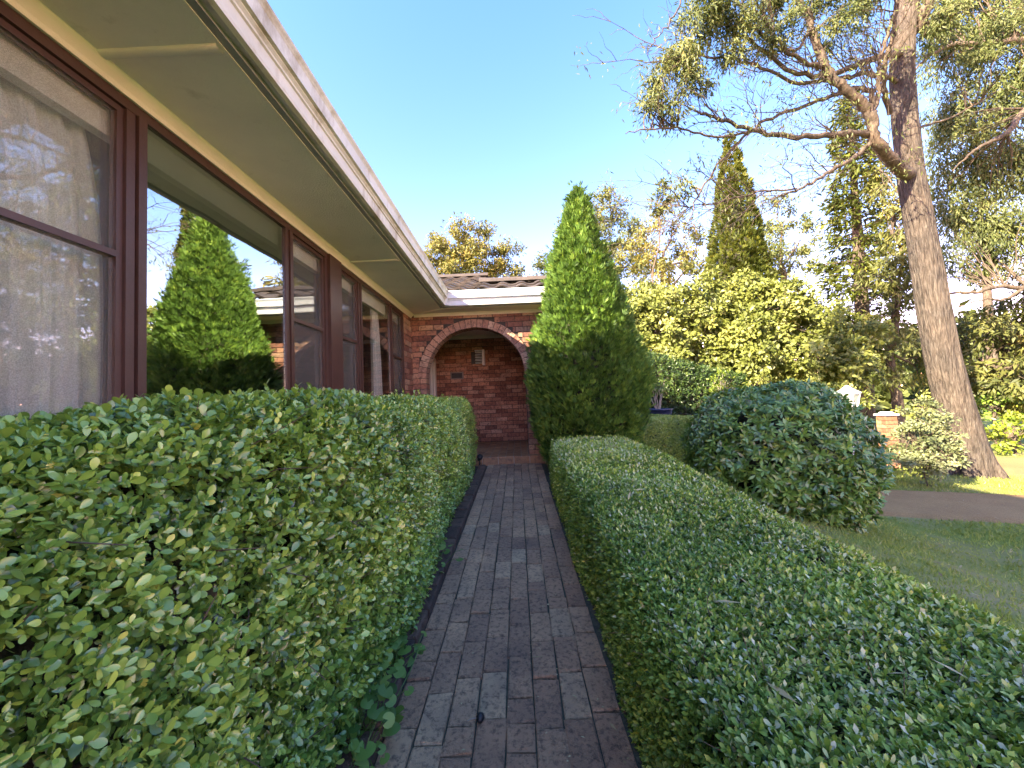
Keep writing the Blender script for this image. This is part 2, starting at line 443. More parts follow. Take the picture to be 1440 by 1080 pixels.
# ------------------------------------------------------------------ ground
def axis(stops):
    r = []
    for a, b, s in stops: r.append(np.arange(a, b, s))
    return np.concatenate(r+[[stops[-1][1]]])
xs = axis([(-400, -40, 40), (-40, -6, 3), (-6, -2, .5), (-2, 14, .14), (14, 40, 2), (40, 400, 40)])
ys = axis([(-300, -30, 40), (-30, -3, 3), (-3, 12, .14), (12, 40, 2), (40, 600, 40)])
X, Y = np.meshgrid(xs, ys, indexing='ij')
Z = gz(X, Y)
b = MB(); b.grid(np.stack([X, Y, Z], -1)[::-1])
m, nt, N, L = newmat('lawn_turf')
co = objco(nt)
n1 = noise(nt, .55, 4, .6, co, .6); n2 = noise(nt, 9, 6, .75, co); n3 = noise(nt, 90, 3, .7, co)
g = ramp(nt, [(.25, (.15, .20, .035)), (.55, (.22, .27, .055)), (.8, (.29, .31, .08))], n2.outputs['Fac'])
dry = ramp(nt, [(.3, (.27, .235, .10)), (.7, (.38, .34, .16))], n3.outputs['Fac'])
f = ramp(nt, [(.46, (0, 0, 0)), (.62, (.85, .85, .85))], n1.outputs['Fac'])
c = mixc(nt, 'MIX', f.outputs[0], g.outputs[0], dry.outputs[0])
p = nd(nt, 'ShaderNodeBsdfPrincipled', Roughness=.9); p.inputs['Specular IOR Level'].default_value = .15
L.new(c, p.inputs['Base Color']); L.new(bumpn(nt, n3.outputs['Fac'], 1, .02), p.inputs['Normal'])
out(nt, p.outputs[0]); m_lawn = m
struct(b.build('lawn', m_lawn, None, True))

# driveway: a worn gravel strip in front of the big tree, and its loop behind it
def strip(name, nearpts, farpts, mat, lift=.035, n=40):
    a = np.array([gpt(*q)[:2] if len(q) == 2 and q[0] > 100 else q for q in nearpts], float)
    c = np.array([gpt(*q)[:2] if len(q) == 2 and q[0] > 100 else q for q in farpts], float)
    def res(P):
        d = np.concatenate(([0], np.cumsum(np.linalg.norm(np.diff(P, axis=0), axis=1))))
        t = np.linspace(0, d[-1], n); return np.stack([np.interp(t, d, P[:, k]) for k in (0, 1)], 1)
    a, c = res(a), res(c)
    k = np.linspace(0, 1, 14)[None, :, None]
    G2 = a[:, None]*(1-k)+c[:, None]*k
    e = np.sin(np.arange(n)*1.7)*.02+RG.normal(0, .012, n)
    G2[:, 0] += e[:, None]; G2[:, -1] -= e[:, None]
    G = np.concatenate([G2, (gz(G2[..., 0], G2[..., 1])+lift)[..., None]], -1)
    G[:, 0, 2] -= .05; G[:, -1, 2] -= .05
    q = MB(); q.grid(G); return struct(q.build(name, mat, None, True))
m, nt, N, L = newmat('gravel_asphalt')
co = objco(nt); n1 = noise(nt, 1.1, 5, .65, co); n2 = noise(nt, 75, 4, .8, co); n3 = noise(nt, 22, 3, .6, co)
g = ramp(nt, [(.3, (.26, .15, .055)), (.7, (.39, .245, .095))], n1.outputs['Fac'])
v = ramp(nt, [(.3, (.6, .6, .6)), (.72, (1.5, 1.45, 1.4))], n2.outputs['Fac'])
c = mixc(nt, 'MULTIPLY', 1.0, g.outputs[0], v.outputs[0])
lf = ramp(nt, [(.69, (0, 0, 0)), (.73, (1, 1, 1))], n3.outputs['Fac'])
c = mixc(nt, 'MIX', lf.outputs[0], c, (.22, .15, .09))
p = nd(nt, 'ShaderNodeBsdfPrincipled', Roughness=.92); L.new(c, p.inputs['Base Color'])
L.new(bumpn(nt, n2.outputs['Fac'], 1, .02), p.inputs['Normal']); out(nt, p.outputs[0]); m_drive = m
strip('driveway', [(2.2, 6.0), (1265, 728), (1440, 738), (9.5, 4.0)], [(2.6, 7.6), (1265, 690), (1440, 697), (10.5, 5.2)], m_drive)
strip('driveway', [(1392, 667), (1440, 674), (16, 6.5)], [(1375, 641), (1440, 644), (20, 9)], m_drive)

# brick path
b = MB()
y0 = -1.2
for k in range(8):
    x = -.502+.1035*k; y = y0-RG.random()*.2
    while y < 5.94:
        l = .2225+RG.normal(0, .003) if RG.random() > .12 else .108
        y1 = min(y+l, 5.95)
        if y1-y > .03:
            z = zpath((y+y1)/2)+RG.normal(0, .0011)
            b.bevbox((x+.003+RG.normal(0, .0008), y+.003, z-.05), (x+.1005+RG.normal(0, .0008), y1-.004, z), .005, RG.random(), (RG.normal(0, .012), .038+RG.normal(0, .005)), .0022)
        y = y1
struct(b.build('brick_path', m_paver))
b = MB(); b.add([(-.62, -1.3, zpath(-1.3)-.013), (.40, -1.3, zpath(-1.3)-.013), (.40, 5.95, zpath(5.95)-.013), (-.62, 5.95, zpath(5.95)-.013)], [[(0, 1, 2, 3)]])
struct(b.build('path_bedding', m_sand))
b = MB(); y = -1.2
while y < 5.6:
    z = zpath(y)+.055+RG.normal(0, .004)
    b.bevbox((-.612+RG.normal(0, .003), y+.004, z-.2), (-.508+RG.normal(0, .003), y+.226, z), .008, RG.random()*.75, (RG.normal(0, .02), .038)); y += .231
struct(b.build('kerb', brickmat('kerb_brick', [(0, (.07, .04, .028)), (.5, (.13, .075, .05)), (1, (.19, .12, .08))], .9, (.03, .026, .018), 18, 1)))
b = MB()
G = np.array([[(x, y, zpath(y)+.03+.012*math.sin(y*7+x*9)) for y in np.linspace(-1.3, 5.7, 60)] for x in np.linspace(-1.66, -.6, 8)])
b.grid(G[::-1]); struct(b.build('garden_bed', m_soil, None, True))
b = MB()
G = np.array([[(x, y, gz(x, y)+.012+.008*math.sin(y*6+x*8)) for y in np.linspace(-1.3, 5.6, 60)] for x in np.linspace(.33, 1.5, 10)])
b.grid(G[::-1]); struct(b.build('garden_bed', m_soil, None, True))

# ------------------------------------------------------------------ house
WX, SZ, AY = -1.67, 2.6, 6.15          # window wall plane, soffit height, arch wall plane
house = empty('house', (WX, 3, 0), 'low brown brick house with wide eaves, brown window frames and an arched porch', 'house')

def brickwall(name, mat, O, ux, L0, z0, z1, nrm, depth=.014, clip=None, jamb=None, mortar=True, parent=house, br=(.23, .076, .01)):
    """stretcher bond of real bricks on a plane; clip(z0,z1) -> list of (a,b) spans along the wall that are kept"""
    O, ux, nrm = np.array(O, float), np.array(ux, float), np.array(nrm, float)
    q = MB(); z = z0; k = 0
    while z < z1-.02:
        zt = min(z+br[1], z1); x = -(.12 if k % 2 else 0)-RG.random()*.004
        spans = clip(z, zt) if clip else [(0, L0)]
        while x < L0:
            for a, c in spans:
                s, e = max(x, a), min(x+br[0], c)
                if e-s > .025:
                    d = depth+RG.normal(0, .0012); dz = RG.normal(0, .0008)
                    dp = .02
                    if jamb and jamb(s, e, z): dp = .2255
                    p0 = O+ux*s+nrm*d; p0[2] += z+dz
                    q.obox(p0, ux*(e-s), -nrm*(d+dp), np.array((0, 0, zt-z)), RG.random())
            x += br[0]+br[2]
        z += br[1]+br[2]; k += 1
    return q.build(name, mat, parent)

# lower wall under the windows and the pier at the end of the window wall
b = MB(); b.box((WX-.2, -4, -.4), (WX-.012, 5.73, 1.06)); b.box((WX-.2, -4, 1.06), (WX-.012, 1.10, SZ)); b.box((WX-.2, 5.73, -.4), (WX-.012, AY+.02, SZ)); b.build('mortar_wall', m_mortar, house)
brickwall('brick_wall', m_brick, (WX-.012, 3.4, 0), (0, 1, 0), 2.33, -.09, 1.06, (1, 0, 0))
brickwall('brick_wall', m_brick, (WX-.012, 5.73, 0), (0, 1, 0), AY-5.73-.002, -.09, SZ-.06, (1, 0, 0))
# arch wall
AC, AR, SP, RO = -.655, .80, 1.56, .925
X1 = .95
poly = [(WX, AY, -.2), (WX, AY, SZ), (X1, AY, SZ), (X1, AY, -.2), (AC+AR, AY, -.2)]
poly += [(AC+AR*math.cos(t), AY, SP+AR*math.sin(t)) for t in np.linspace(0, PI, 40)] + [(AC-AR, AY, -.2)]
b = MB(); b.prism(poly, (0, .23, 0)); b.build('mortar_wall', m_mortar, house)
def archspan(z0, z1):
    zz = max(SP, z0)-SP
    h = math.sqrt(max(0, RO**2-zz**2)) if z1 > SP+.04 else AR-.004
    c = AC-WX
    if h <= 0.01: return [(0, X1-WX)]
    return [(0.0, c-h-.006), (c+h+.006, X1-WX)]
cj = AC-WX
brickwall('arch_wall', m_brick, (WX+.004, AY, 0), (1, 0, 0), X1-WX-.004, .19, SZ-.045, (0, -1, 0), .014, archspan,
          lambda s, e, z: z < SP and (abs(e-(cj-AR+.004-.006)) < .01 or abs(s-(cj+AR-.004+.006)) < .01))
b = MB(); nv = 29
for i in range(nv):
    t0, t1 = PI*i/nv+.006, PI*(i+1)/nv-.006
    yj = AY-.020+RG.normal(0, .002); ri, ro = AR-.006+RG.normal(0, .002), RO+RG.normal(0, .003)
    P = [(AC+r*math.cos(t), yj, SP+r*math.sin(t)) for r, t in ((ri, t0), (ro, t0), (ro, t1), (ri, t1))]
    b.prism(P, (0, .245, 0), RG.random())
b.build('brick_arch', m_vous, house)

# porch
FZ = .29
b = MB(); b.box((-2.2, 8.31, -.2), (.75, 8.45, SZ)); b.box((.42, AY+.235, -.2), (.55, 8.31, SZ)); b.box((-1.95, AY+.235, -.2), (-1.80, 8.31, SZ)); b.build('mortar_wall', m_mortar, house)
brickwall('porch_wall', m_brick2, (-1.79, 8.31, 0), (1, 0, 0), 2.2, FZ+.012, SZ-.075, (0, -1, 0))
brickwall('porch_wall', m_brick2, (.42, AY+.24, 0), (0, 1, 0), 2.05, FZ+.012, SZ-.075, (-1, 0, 0))
b = MB(); b.box((-1.79, 8.235, SZ-.07), (.415, 8.295, SZ-.002)); b.box((-1.79, AY+.24, SZ-.07), (-1.74, 8.23, SZ-.002)); b.build('porch_cornice', m_cream, house)
b = MB(); b.box((-1.8, AY+.232, SZ), (.55, 8.4, SZ+.02)); b.build('porch_ceiling', m_soffit, house)
b = MB()
for z in np.arange(FZ+.02, 2.4, .09): pass
b.box((-1.80, 7.30, FZ+.003), (-1.72, 7.40, 2.12)); b.box((-1.80, 8.10, FZ+.003), (-1.72, 8.20, 2.12)); b.box((-1.80, 7.40, 2.04), (-1.72, 8.10, 2.12))
b.box((-1.80, 7.62, FZ+.003), (-1.73, 7.68, 2.04)); b.box((-1.80, 7.86, FZ+.003), (-1.73, 7.91, 2.04)); b.build('door_frame', m_white, house)
b = MB(); b.box((-1.79, 7.405, FZ+.004), (-1.765, 7.615, 2.035)); b.box((-1.79, 7.685, FZ+.004), (-1.765, 7.855, 2.035)); b.box((-1.79, 7.915, FZ+.004), (-1.765, 8.095, 2.035)); b.build('door_panel', m_white, house)
# letter slot in the porch wall
b = MB(); p0, p1 = at(633.5, 523.5, 8.29), at(652, 533, 8.29)
xa, za, xb, zb = p0[0], p1[2], p1[0], p0[2]
b.box((xa, 8.265, za), (xb, 8.30, za+.022)); b.box((xa, 8.265, zb-.022), (xb, 8.30, zb)); b.box((xa, 8.265, za+.022), (xa+.025, 8.30, zb-.022)); b.box((xb-.025, 8.265, za+.022), (xb, 8.30, zb-.022))
ls = b.build('letter_slot', plain('slot_frame', (.22, .19, .17), .5), house)
b = MB(); b.box((xa+.027, 8.285, za+.024), (xb-.027, 8.296, zb-.024)); b.build('flap', m_black, ls)
# porch floor: riser tiles and floor tiles
b = MB(); b.box((-1.80, 5.955, -.2), (.42, AY+.0, FZ-.004)); b.box((-1.80, AY, -.2), (.42, 8.30, FZ-.004)); b.build('porch_base', m_grout, house)
b = MB()
x = -1.79; i = 0
while x < .41:
    e = min(x+.236, .415)
    b.bevbox((x, 5.945, .13), (e, 5.953, FZ-.006), .001, RG.random()*.35)
    x += .243
x = -1.79
while x < .41:
    e = min(x+.112, .415); y = 5.948
    while y < 8.28:
        y2 = min(y+.228, 8.285); b.bevbox((x, y, FZ-.01), (e, y2-.0, FZ+.003+RG.normal(0, .0005)), .003, RG.random()); y += .236
    x += .121
b.build('floor_tile', m_floor, house)

# soffit, cornice strip, fascia, gutters
b = MB(); b.box((WX-.2, -4, SZ), (-1.125, 5.825, SZ+.02)); b.box((WX-.2, 5.825, SZ), (1.0, AY+.23, SZ+.02)); b.build('soffit', m_soffit, house)
b = MB()
def sof(px, py):
    r = RT*(px-720)/FPX+UP*(540-py)/FPX+FW; return CAMP+r*((SZ-CAMP[2])/r[2])
for q in ((300, 68), (545, 366)):
    yy = sof(*q)[1]; G = np.array([[(x, yy+.022*math.cos(t), SZ-.013*math.sin(t)) for t in np.linspace(0, PI, 9)] for x in (WX+.04, -1.14)]); b.grid(G); b.build('cover_strip', m_cream, house, True); b = MB()
G = np.array([[(-1.128+.022*math.cos(t)*.71-k, 5.83+.022*math.cos(t)*.71+k*.6, SZ-.012*math.sin(t)) for t in np.linspace(0, PI, 9)] for k in (0, .52)]); b.grid(G)
b.build('cover_strip', m_cream, house, True)
b = MB()
prof = [(0, -.062), (.012, -.062), (.022, -.046), (.044, -.02), (.05, -.008), (.05, 0)]
G = np.array([[(WX+u, y, SZ+z) for u, z in prof] for y in (-4, AY-.05)]); b.grid(G)
G = np.array([[(x, AY-.014-u*.8, SZ+z*.75) for u, z in prof] for x in (WX+.05, X1)]); b.grid(G)
b.build('cornice', m_cream, house)
b = MB(); b.box((-1.125, -4, SZ+.004), (-1.09, 5.79, SZ+.19)); b.box((-1.09, 5.79, SZ+.004), (1.0, 5.825, SZ+.19)); b.build('fascia', plain('fascia_shadow_grey', (.30, .30, .27), .6, .1, 6), house)  # fascia greyed: the shadow line beside the soffit is put into its colour
gp = [(.012, .05), (.012, .022), (.05, .012), (.072, .016), (.076, .03), (.079, .085), (.088, .09), (.089, .10), (.10, .112), (.105, .15), (.113, .155), (.113, .168), (.128, .20), (.136, .212), (.139, .222), (.132, .230), (.124, .222), (.118, .12), (.02, .10)]
b = MB(); b.grid(np.array([[(-1.105+u, y, SZ+z) for u, z in gp] for y in (-4, 2.0)])); G = np.array([[(-1.105+u, (2.0 if k == 0 else 5.805-u), SZ+z) for u, z in gp] for k in (0, 1)]); b.grid(G)
b.build('gutter', m_gutter, house)
b = MB(); b.grid(np.array([[((-1.105+u if k == 0 else 1.0), 5.803-u, SZ+z) for u, z in gp] for k in (0, 1)]))
b.box((-1.03, 5.655, SZ+.012), (-.985, 5.69, SZ+.225)); b.build('gutter', m_gutter2, house)

# roofs: courses of curved tiles
def tiles(q, O, u, v, nu, nv, tw=.30, tl=.33, amp=.035, step=.03):
    O, u, v = np.array(O, float), unit(np.array(u, float)), unit(np.array(v, float)); n = unit(np.cross(u, v))
    if n[2] < 0: n = -n
    s = np.linspace(0, 1, 9)
    pr = np.where(s < .62, np.sin(s/.62*PI), -.22*np.sin((s-.62)/.38*PI))*amp
    for j in range(nv):
        for i in range(nu):
            a = RG.normal(0, .003)
            A = O+u*(i*tw)+v*(j*tl)
            G = np.array([[A+u*(k*tw*1.0)+v*(d*tl*1.08)+n*(h+step*(1-d)+a) for k, h in zip(s, pr)] for d in (0, 1)])
            fr = np.array([[A+u*(k*tw)+n*(h+step+a-g) for k, h in zip(s, pr)] for g in (0, .022)])
            r = RG.random(); q.grid(G, r); q.grid(fr[::-1], r)
PM, PF = .42, .40
b = MB()
b.add([(-1.07, -4, SZ+.19), (-1.07, 14, SZ+.19), (-6.0, 14, SZ+.222+PM*4.96), (-6.0, -4, SZ+.222+PM*4.96)], [[(0, 1, 2, 3)]])
b.add([(-6.0, -4, SZ+.222+PM*4.96), (-6.0, 14, SZ+.222+PM*4.96), (-11, 14, SZ+.2), (-11, -4, SZ+.2)], [[(0, 1, 2, 3)]])
tiles(b, (-1.09, -1.5, SZ+.185), (0, 1, 0), (-1, 0, PM), 24, 3)
b.build('roof', m_tile, house)
b = MB()
RX = -.58; RD = 2.95
b.add([(-6, 5.74, SZ+.222), (RX, 5.74, SZ+.222), (RX, 5.74+RD, SZ+.222+PF*RD), (-6, 5.74+RD, SZ+.222+PF*RD), (RX, 5.74+2*RD, SZ+.2), (-6, 5.74+2*RD, SZ+.2)], [[(0, 1, 2, 3), (3, 2, 4, 5)]])
tiles(b, (-6.0, 5.70, SZ+.215), (1, 0, 0), (0, 1, PF), 18, 10)
rz = SZ+.222+PF*RD
G = np.array([[(x, 5.74+RD+.11*math.cos(t), rz+.02+.09*math.sin(t)) for t in np.linspace(0, PI, 9)] for x in (-6, RX+.02)]); b.grid(G, .6)
b.build('roof', m_tile, house)
b = MB(); b.prism([(RX-.01, 5.80, SZ+.2), (RX-.01, 5.74+RD, SZ+.2+PF*RD-.01), (RX-.01, 5.74+2*RD, SZ+.19)], (-.04, 0, 0)); b.build('gable_board', m_gutter2, house)
b = MB()
tiles(b, (RX+.01, 5.70, SZ+.225), (1, 0, 0), (0, 1, PF*1.12), 5, 2, tw=.305)
y1, z1 = 5.70+.66, SZ+.235+.66*PF*1.12
for i in range(4):
    x0 = RX+.02+i*.40
    G = np.array([[(x0+.42*k, y1+(.115-.012*k)*math.cos(t), z1+.0+(.095-.012*k)*math.sin(t)) for t in np.linspace(0, PI, 9)] for k in (0, 1)]); b.grid(G, RG.random()*.5+.5)
b.add([(RX, y1, z1), (1.0, y1, z1), (1.0, y1+.9, SZ+.25), (RX, y1+.9, SZ+.25), (1.0, 9.5, SZ+.24), (RX, 9.5, SZ+.24)], [[(0, 1, 2, 3), (3, 2, 4, 5)]])
b.build('roof', m_tile, house)
# added storey, out of view: shaped to cast the long shade over lawn and bush
b = MB(); b.box((-9.5, -12, SZ), (-5.2, -2.55, 8.0)); b.build('shade_block_wall', m_mortar, house)
b = MB(); b.prism([(-10, -12.5, 8.0), (-4.7, -12.5, 8.0), (-7.3, -12.5, 9.5)], (0, 10.1, 0)); b.build('shade_block_roof', m_tile, house)
# room behind the windows
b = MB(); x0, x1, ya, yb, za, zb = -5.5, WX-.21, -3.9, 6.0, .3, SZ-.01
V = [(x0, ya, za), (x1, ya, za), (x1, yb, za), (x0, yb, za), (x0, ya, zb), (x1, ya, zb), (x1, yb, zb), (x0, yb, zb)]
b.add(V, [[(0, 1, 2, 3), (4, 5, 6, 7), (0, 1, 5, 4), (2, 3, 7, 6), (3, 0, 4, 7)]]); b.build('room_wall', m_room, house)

# windows: each a frame with two sliding sashes either side of a fixed pane
ZS, ZH = 1.06, SZ-.062
def window(ys, glass=m_glass):
    """ys = frame start, mullion 1 (a,b), mullion 2 (a,b), frame end"""
    a, (m0, m1), (m2, m3), e = ys
    q = MB(); x0, x1 = WX-.06, WX-.006
    q.box((x0, a, ZH-.045), (x1+.004, e, ZH)); q.box((x0, a, ZS), (x1+.02, e, ZS+.05))
    q.box((x0, a, ZS+.05), (x1, a+.04, ZH-.045)); q.box((x0, e-.04, ZS+.05), (x1, e, ZH-.045))
    for u, v in ((m0, m1), (m2, m3)):
        q.box((x0, u, ZS+.05), (x1+.002, (u+v)/2-.004, ZH-.045)); q.box((x0, (u+v)/2+.004, ZS+.05), (x1+.012, v, ZH-.045)); q.box((x0, (u+v)/2-.004, ZS+.05), (x1-.02, (u+v)/2+.004, ZH-.045))
    w_ = q.build('window', m_brown, house)
    for u, v in ((a+.04, m0), (m3, e-.04)):
        q = MB(); s = .028; xs0, xs1 = WX-.05, WX-.018
        q.box((xs0, u, ZH-.045-s), (xs1, v, ZH-.046)); q.box((xs0, u, ZS+.051), (xs1, v, ZS+.05+s))
        q.box((xs0, u+.001, ZS+.05+s), (xs1, u+s, ZH-.045-s)); q.box((xs0, v-s, ZS+.05+s), (xs1, v-.001, ZH-.045-s))
        q.box((xs0-.005, u+s, 1.815), (xs1+.004, v-s, 1.842)); q.build('sash', m_brown, w_)
        q = MB(); q.box((WX-.032, u+s, ZS+.05+s), (WX-.031, v-s, ZH-.045-s)); q.build('flyscreen', m_screen, w_)
        q = MB(); q.box((WX-.058, u+.002, ZS+.052), (WX-.054, v-.002, ZH-.047)); q.build('pane', m_glass2, w_)
    q = MB(); q.box((WX-.022, m1+.001, ZS+.051), (WX-.017, m2-.001, ZH-.046)); q.build('pane', glass, w_)
    return w_
w1 = window((1.10, (1.615, 1.70), (2.775, 2.855), 3.40))
w2 = window((3.63, (4.075, 4.15), (5.09, 5.17), 5.725), m_glass2)
b = MB(); b.box((WX-.11, 3.402, ZS), (WX+.022, 3.628, ZH)); b.build('window_post', m_brown, house)
b = MB(); b.box((WX-.11, -4, ZS-.05), (WX+.03, 5.728, ZS-.001)); b.build('window_sill', m_brown, house)
b = MB(); b.box((WX-.12, 1.12, 2.36), (WX-.07, 5.70, 2.52)); b.build('pelmet', plain('pelmet_paint', (.72, .71, .62), .6), house)

# curtains
def curtain(name, y0, y1, z0, z1, x, amp, wl, mat, label, edge=None, seed=1):
    r = np.random.default_rng(seed)
    yy = np.linspace(y0, y1, 160); zz = np.linspace(z0, z1, 40)
    G = np.empty((160, 40, 3))
    ph = r.uniform(0, 6, 4)
    for j, z in enumerate(zz):
        t = (z-z0)/(z1-z0)
        fold = amp*(np.sin(yy*2*PI/wl+ph[0]+.6*np.sin(yy*9+ph[2]))*.7+.45*np.sin(yy*2*PI/(wl*.43)+ph[1]+t*.8))*(1-.35*t)
        ye = yy.copy()
        if edge: ye = y0+(yy-y0)*(edge(t)-y0)/(y1-y0)
        G[:, j] = np.stack([x+fold, ye, np.full(160, z)], -1)
    q = MB(); q.grid(G); o = q.build(name, mat, None, True)
    return tag(o, label, 'curtain')
curtain('sheer_curtain', .2, 1.50, 1.0, 2.40, WX-.16, .034, .085, m_sheer, 'pale sheer curtain hanging in folds behind the nearest flyscreened window', lambda t: 1.69-.10*t**4-.02*(1-t), 3)
curtain('white_curtain', 4.74, 5.06, .7, 2.44, WX-.13, .03, .10, m_white_f, 'white curtain gathered to one side of the far clear window pane', lambda t: 5.05-.10*t**2, 5)

# wall lamp on the porch wall
p0, p1 = at(668.5, 494, 8.2), at(682, 512, 8.2)
xa, xb, zb, za = p0[0], p1[0], p0[2], p1[2]
lamp = empty('wall_lamp', ((xa+xb)/2, 8.29, za), 'small pale louvred lamp fixed on the brick wall inside the porch', 'lamp')
b = MB(); b.box((xa-.10, 8.22, za+.02), (xb-.055, 8.293, zb-.01)); b.build('back_plate', m_black, lamp)
b = MB(); b.box((xb-.05, 8.10, za-.02), (xb, 8.293, zb+.02)); b.box((xa-.01, 8.12, zb), (xb-.052, 8.29, zb+.015)); b.build('side_cheek', m_metal, lamp)
b = MB()
for k in range(5):
    z = za+.0+k*(zb-za)/5+.01
    b.add([(xa, 8.10, z), (xb-.052, 8.10, z), (xb-.052, 8.18, z+.035), (xa, 8.18, z+.035), (xa, 8.10, z+.012), (xb-.052, 8.10, z+.012), (xb-.052, 8.18, z+.047), (xa, 8.18, z+.047)],
          [[(0, 3, 2, 1), (4, 5, 6, 7), (0, 1, 5, 4), (1, 2, 6, 5), (2, 3, 7, 6), (3, 0, 4, 7)]])
b.build('louvre', m_metal, lamp)

# small black garden light at the corner of the step
g0 = np.array((-.60, 5.72, zpath(5.72)+.03))
gl = empty('garden_light', g0, 'small black spike light beside the porch step at the hedge end', 'garden light')
b = MB(); b.tube([g0, g0+(0, 0, .10)], .010, 8, cap=True); b.build('spike', m_black, gl)
b = MB(); b.tube([g0+(-.01, .02, .085), g0+(.0, 0, .11), g0+(.01, -.035, .135), g0+(.013, -.05, .142)], [.02, .032, .042, .044], 14, cap=True); b.build('lamp_head', m_black, gl, True)
print('house', time.time()-T0)

# ------------------------------------------------------------------ hedges
def thing_at(name, p, label, cat, group=None): return empty(name, p, label, cat, group)

# the privet-like hedge under the windows: shoots carrying whorls of oval leaves
m_hleaf = leafmat('hedge_leaf', [(0, (.026, .06, .016)), (.35, (.076, .145, .03)), (.7, (.145, .23, .05)), (.92, (.23, .31, .075)), (1, (.36, .37, .10))], .29, .22, .65)
m_hleaf_dry = m_hleaf
hl = thing_at('hedge', (-.99, 2.4, 0), 'clipped hedge of glossy oval leaves under the windows, left of the path', 'hedge')
H = Hedge((-.875, -.5), (-.985, 5.38), .345, 1.25, 1.095, 7, .05, 4.2, 11, bulge=.035)
H.core('dark_core', m_under, hl, .10)
def keepL(P, N):
    d = camdist(P)
    k = np.interp(P[:, 1], [.2, .5, .9, 1.5, 5], [1, .85, .55, .42, .30])
    hole = snoise(P, 7, 5)+.45*snoise(P, 15, 6)
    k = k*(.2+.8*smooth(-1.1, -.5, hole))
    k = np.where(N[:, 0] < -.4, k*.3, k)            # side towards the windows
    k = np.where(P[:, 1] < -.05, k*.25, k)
    return k
P, N = H.sample(7000, keepL, .035, ((1, 1),))
P -= N*(RG.random(len(P))**1.6*.075)[:, None]
A = unit(N*.75+np.array((.0, -.08, .42))+RG.normal(0, .42, N.shape))
big = np.interp(P[:, 1], [.1, .45, .8, 1.3, 2.2, 5], [.55, .64, .84, 1.0, .98, .78])*RG.uniform(.78, 1.2, len(P))
Q, D, Nn, i, f = shoots(P, A, 8, .045, 1.35, .55)
d = camdist(Q); LODS = 1+.05*np.maximum(d-1.2, 0)
Ls = .0238*big[i]*RG.uniform(.72, 1.2, len(Q))*LODS
tone = RG.normal(.40, .13, len(P))+.12*snoise(P, 2.2, 9)+.05*np.clip(P[:, 1]-1.5, 0, 3)
rn = np.clip(tone[i]+.26*(f-.4)+RG.normal(0, .10, len(Q)), 0, 1)
rn = np.where(RG.random(len(Q)) < .022, RG.uniform(.93, 1, len(Q)), rn)
near = d < 2.1
leaves('foliage', m_hleaf, hl, LR8, Q[near], D[near], Nn[near], Ls[near], Ls[near]*RG.uniform(.52, .66, near.sum()), rn[near], True, RG.uniform(-.05, .22, near.sum()))
leaves('foliage', m_hleaf, hl, LM, Q[~near], D[~near], Nn[~near], Ls[~near], Ls[~near]*RG.uniform(.5, .64, (~near).sum()), rn[~near], True, .08)
print('left hedge', len(Q), time.time()-T0)
b = MB(); P, N = H.sample(260, lambda P, N: np.where((N[:, 0] < -.3) | (P[:, 1] < .3) | (N[:, 2] > .35), 0, np.clip(P[:, 1]*.55, .2, 1)), .115)
twigs(b, P, unit(N+rvec(len(P))*.9+(0, 0, .25)), RG.uniform(.08, .2, len(P)), .0022)
b.build('twig_sprays', m_twig, hl)
b = MB(); U = RG.random(16); P, N = H.surf(np.linspace(.33, .97, 16)+RG.normal(0, .015, 16), np.full(16, H.L[-1]*.5), 0)
twigs(b, P-(0, 0, .03), unit(np.array([(0, 0, 1.)]*16)+rvec(16)*.4), RG.uniform(.05, .085, 16), .0012)
b.build('twig_sprays', m_twig, hl)
sh = P-(0, 0, .02); A = unit(np.array([(0, 0, 1.)]*16)+rvec(16)*.25)
Q, D, Nn, i, f = shoots(sh, A, 7, .075, 1.15, .35)
leaves('foliage', m_hleaf, hl, LO, Q, D, Nn, RG.uniform(.02, .034, len(Q)), RG.uniform(.011, .017, len(Q)), RG.uniform(.55, .9, len(Q)), True)

# the low box hedge right of the path
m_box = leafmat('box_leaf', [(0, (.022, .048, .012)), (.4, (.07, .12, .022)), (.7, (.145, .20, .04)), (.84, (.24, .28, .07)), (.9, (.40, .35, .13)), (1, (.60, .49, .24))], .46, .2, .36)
hr = thing_at('box_hedge', (.86, 2, 0), 'low clipped box hedge with pale bleached tips along the path', 'hedge')
HB = Hedge((.842, -.9), (.862, 4.72), .50, .535, .575, 9, .021, 3.9, 21, bulge=.01)
HB.core('dark_core', m_under, hr, .055)
def keepB(P, N):
    d = camdist(P)
    k = 1/(1+.42*np.maximum(d-.75, 0))**1.75
    k = np.where(N[:, 0] > .5, k*.35, k)
    k = np.where(P[:, 1] < .1, k*.15, k)
    return k*smooth(-1.35, -.7, snoise(P, 11, 3)+.4*snoise(P, 26, 4))
P, N = HB.sample(13000, keepB, .012, ((1, 1),))
P -= N*(RG.random(len(P))**1.5*.035)[:, None]
top = N[:, 2] > .5
A = unit(N*.8+np.array((0, 0, .35))+RG.normal(0, .38, N.shape))
Q, D, Nn, i, f = shoots(P, A, 6, .018, 1.25, .5)
d = camdist(Q); LODS = 1+.42*np.maximum(d-.75, 0)
LODS = np.minimum(LODS, 2.4)
Ls = .0135*RG.uniform(.7, 1.25, len(Q))*LODS
patch = snoise(P, 2.4, 31)+.35*snoise(P, 7, 33)
tone = RG.normal(.42, .12, len(P))+.05*patch
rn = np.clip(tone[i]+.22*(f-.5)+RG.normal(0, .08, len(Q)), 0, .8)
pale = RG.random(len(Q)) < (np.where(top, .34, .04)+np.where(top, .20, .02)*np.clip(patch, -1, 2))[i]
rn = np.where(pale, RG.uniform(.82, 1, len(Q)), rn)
print('box leaves', len(Q), (d < 1.6).sum())
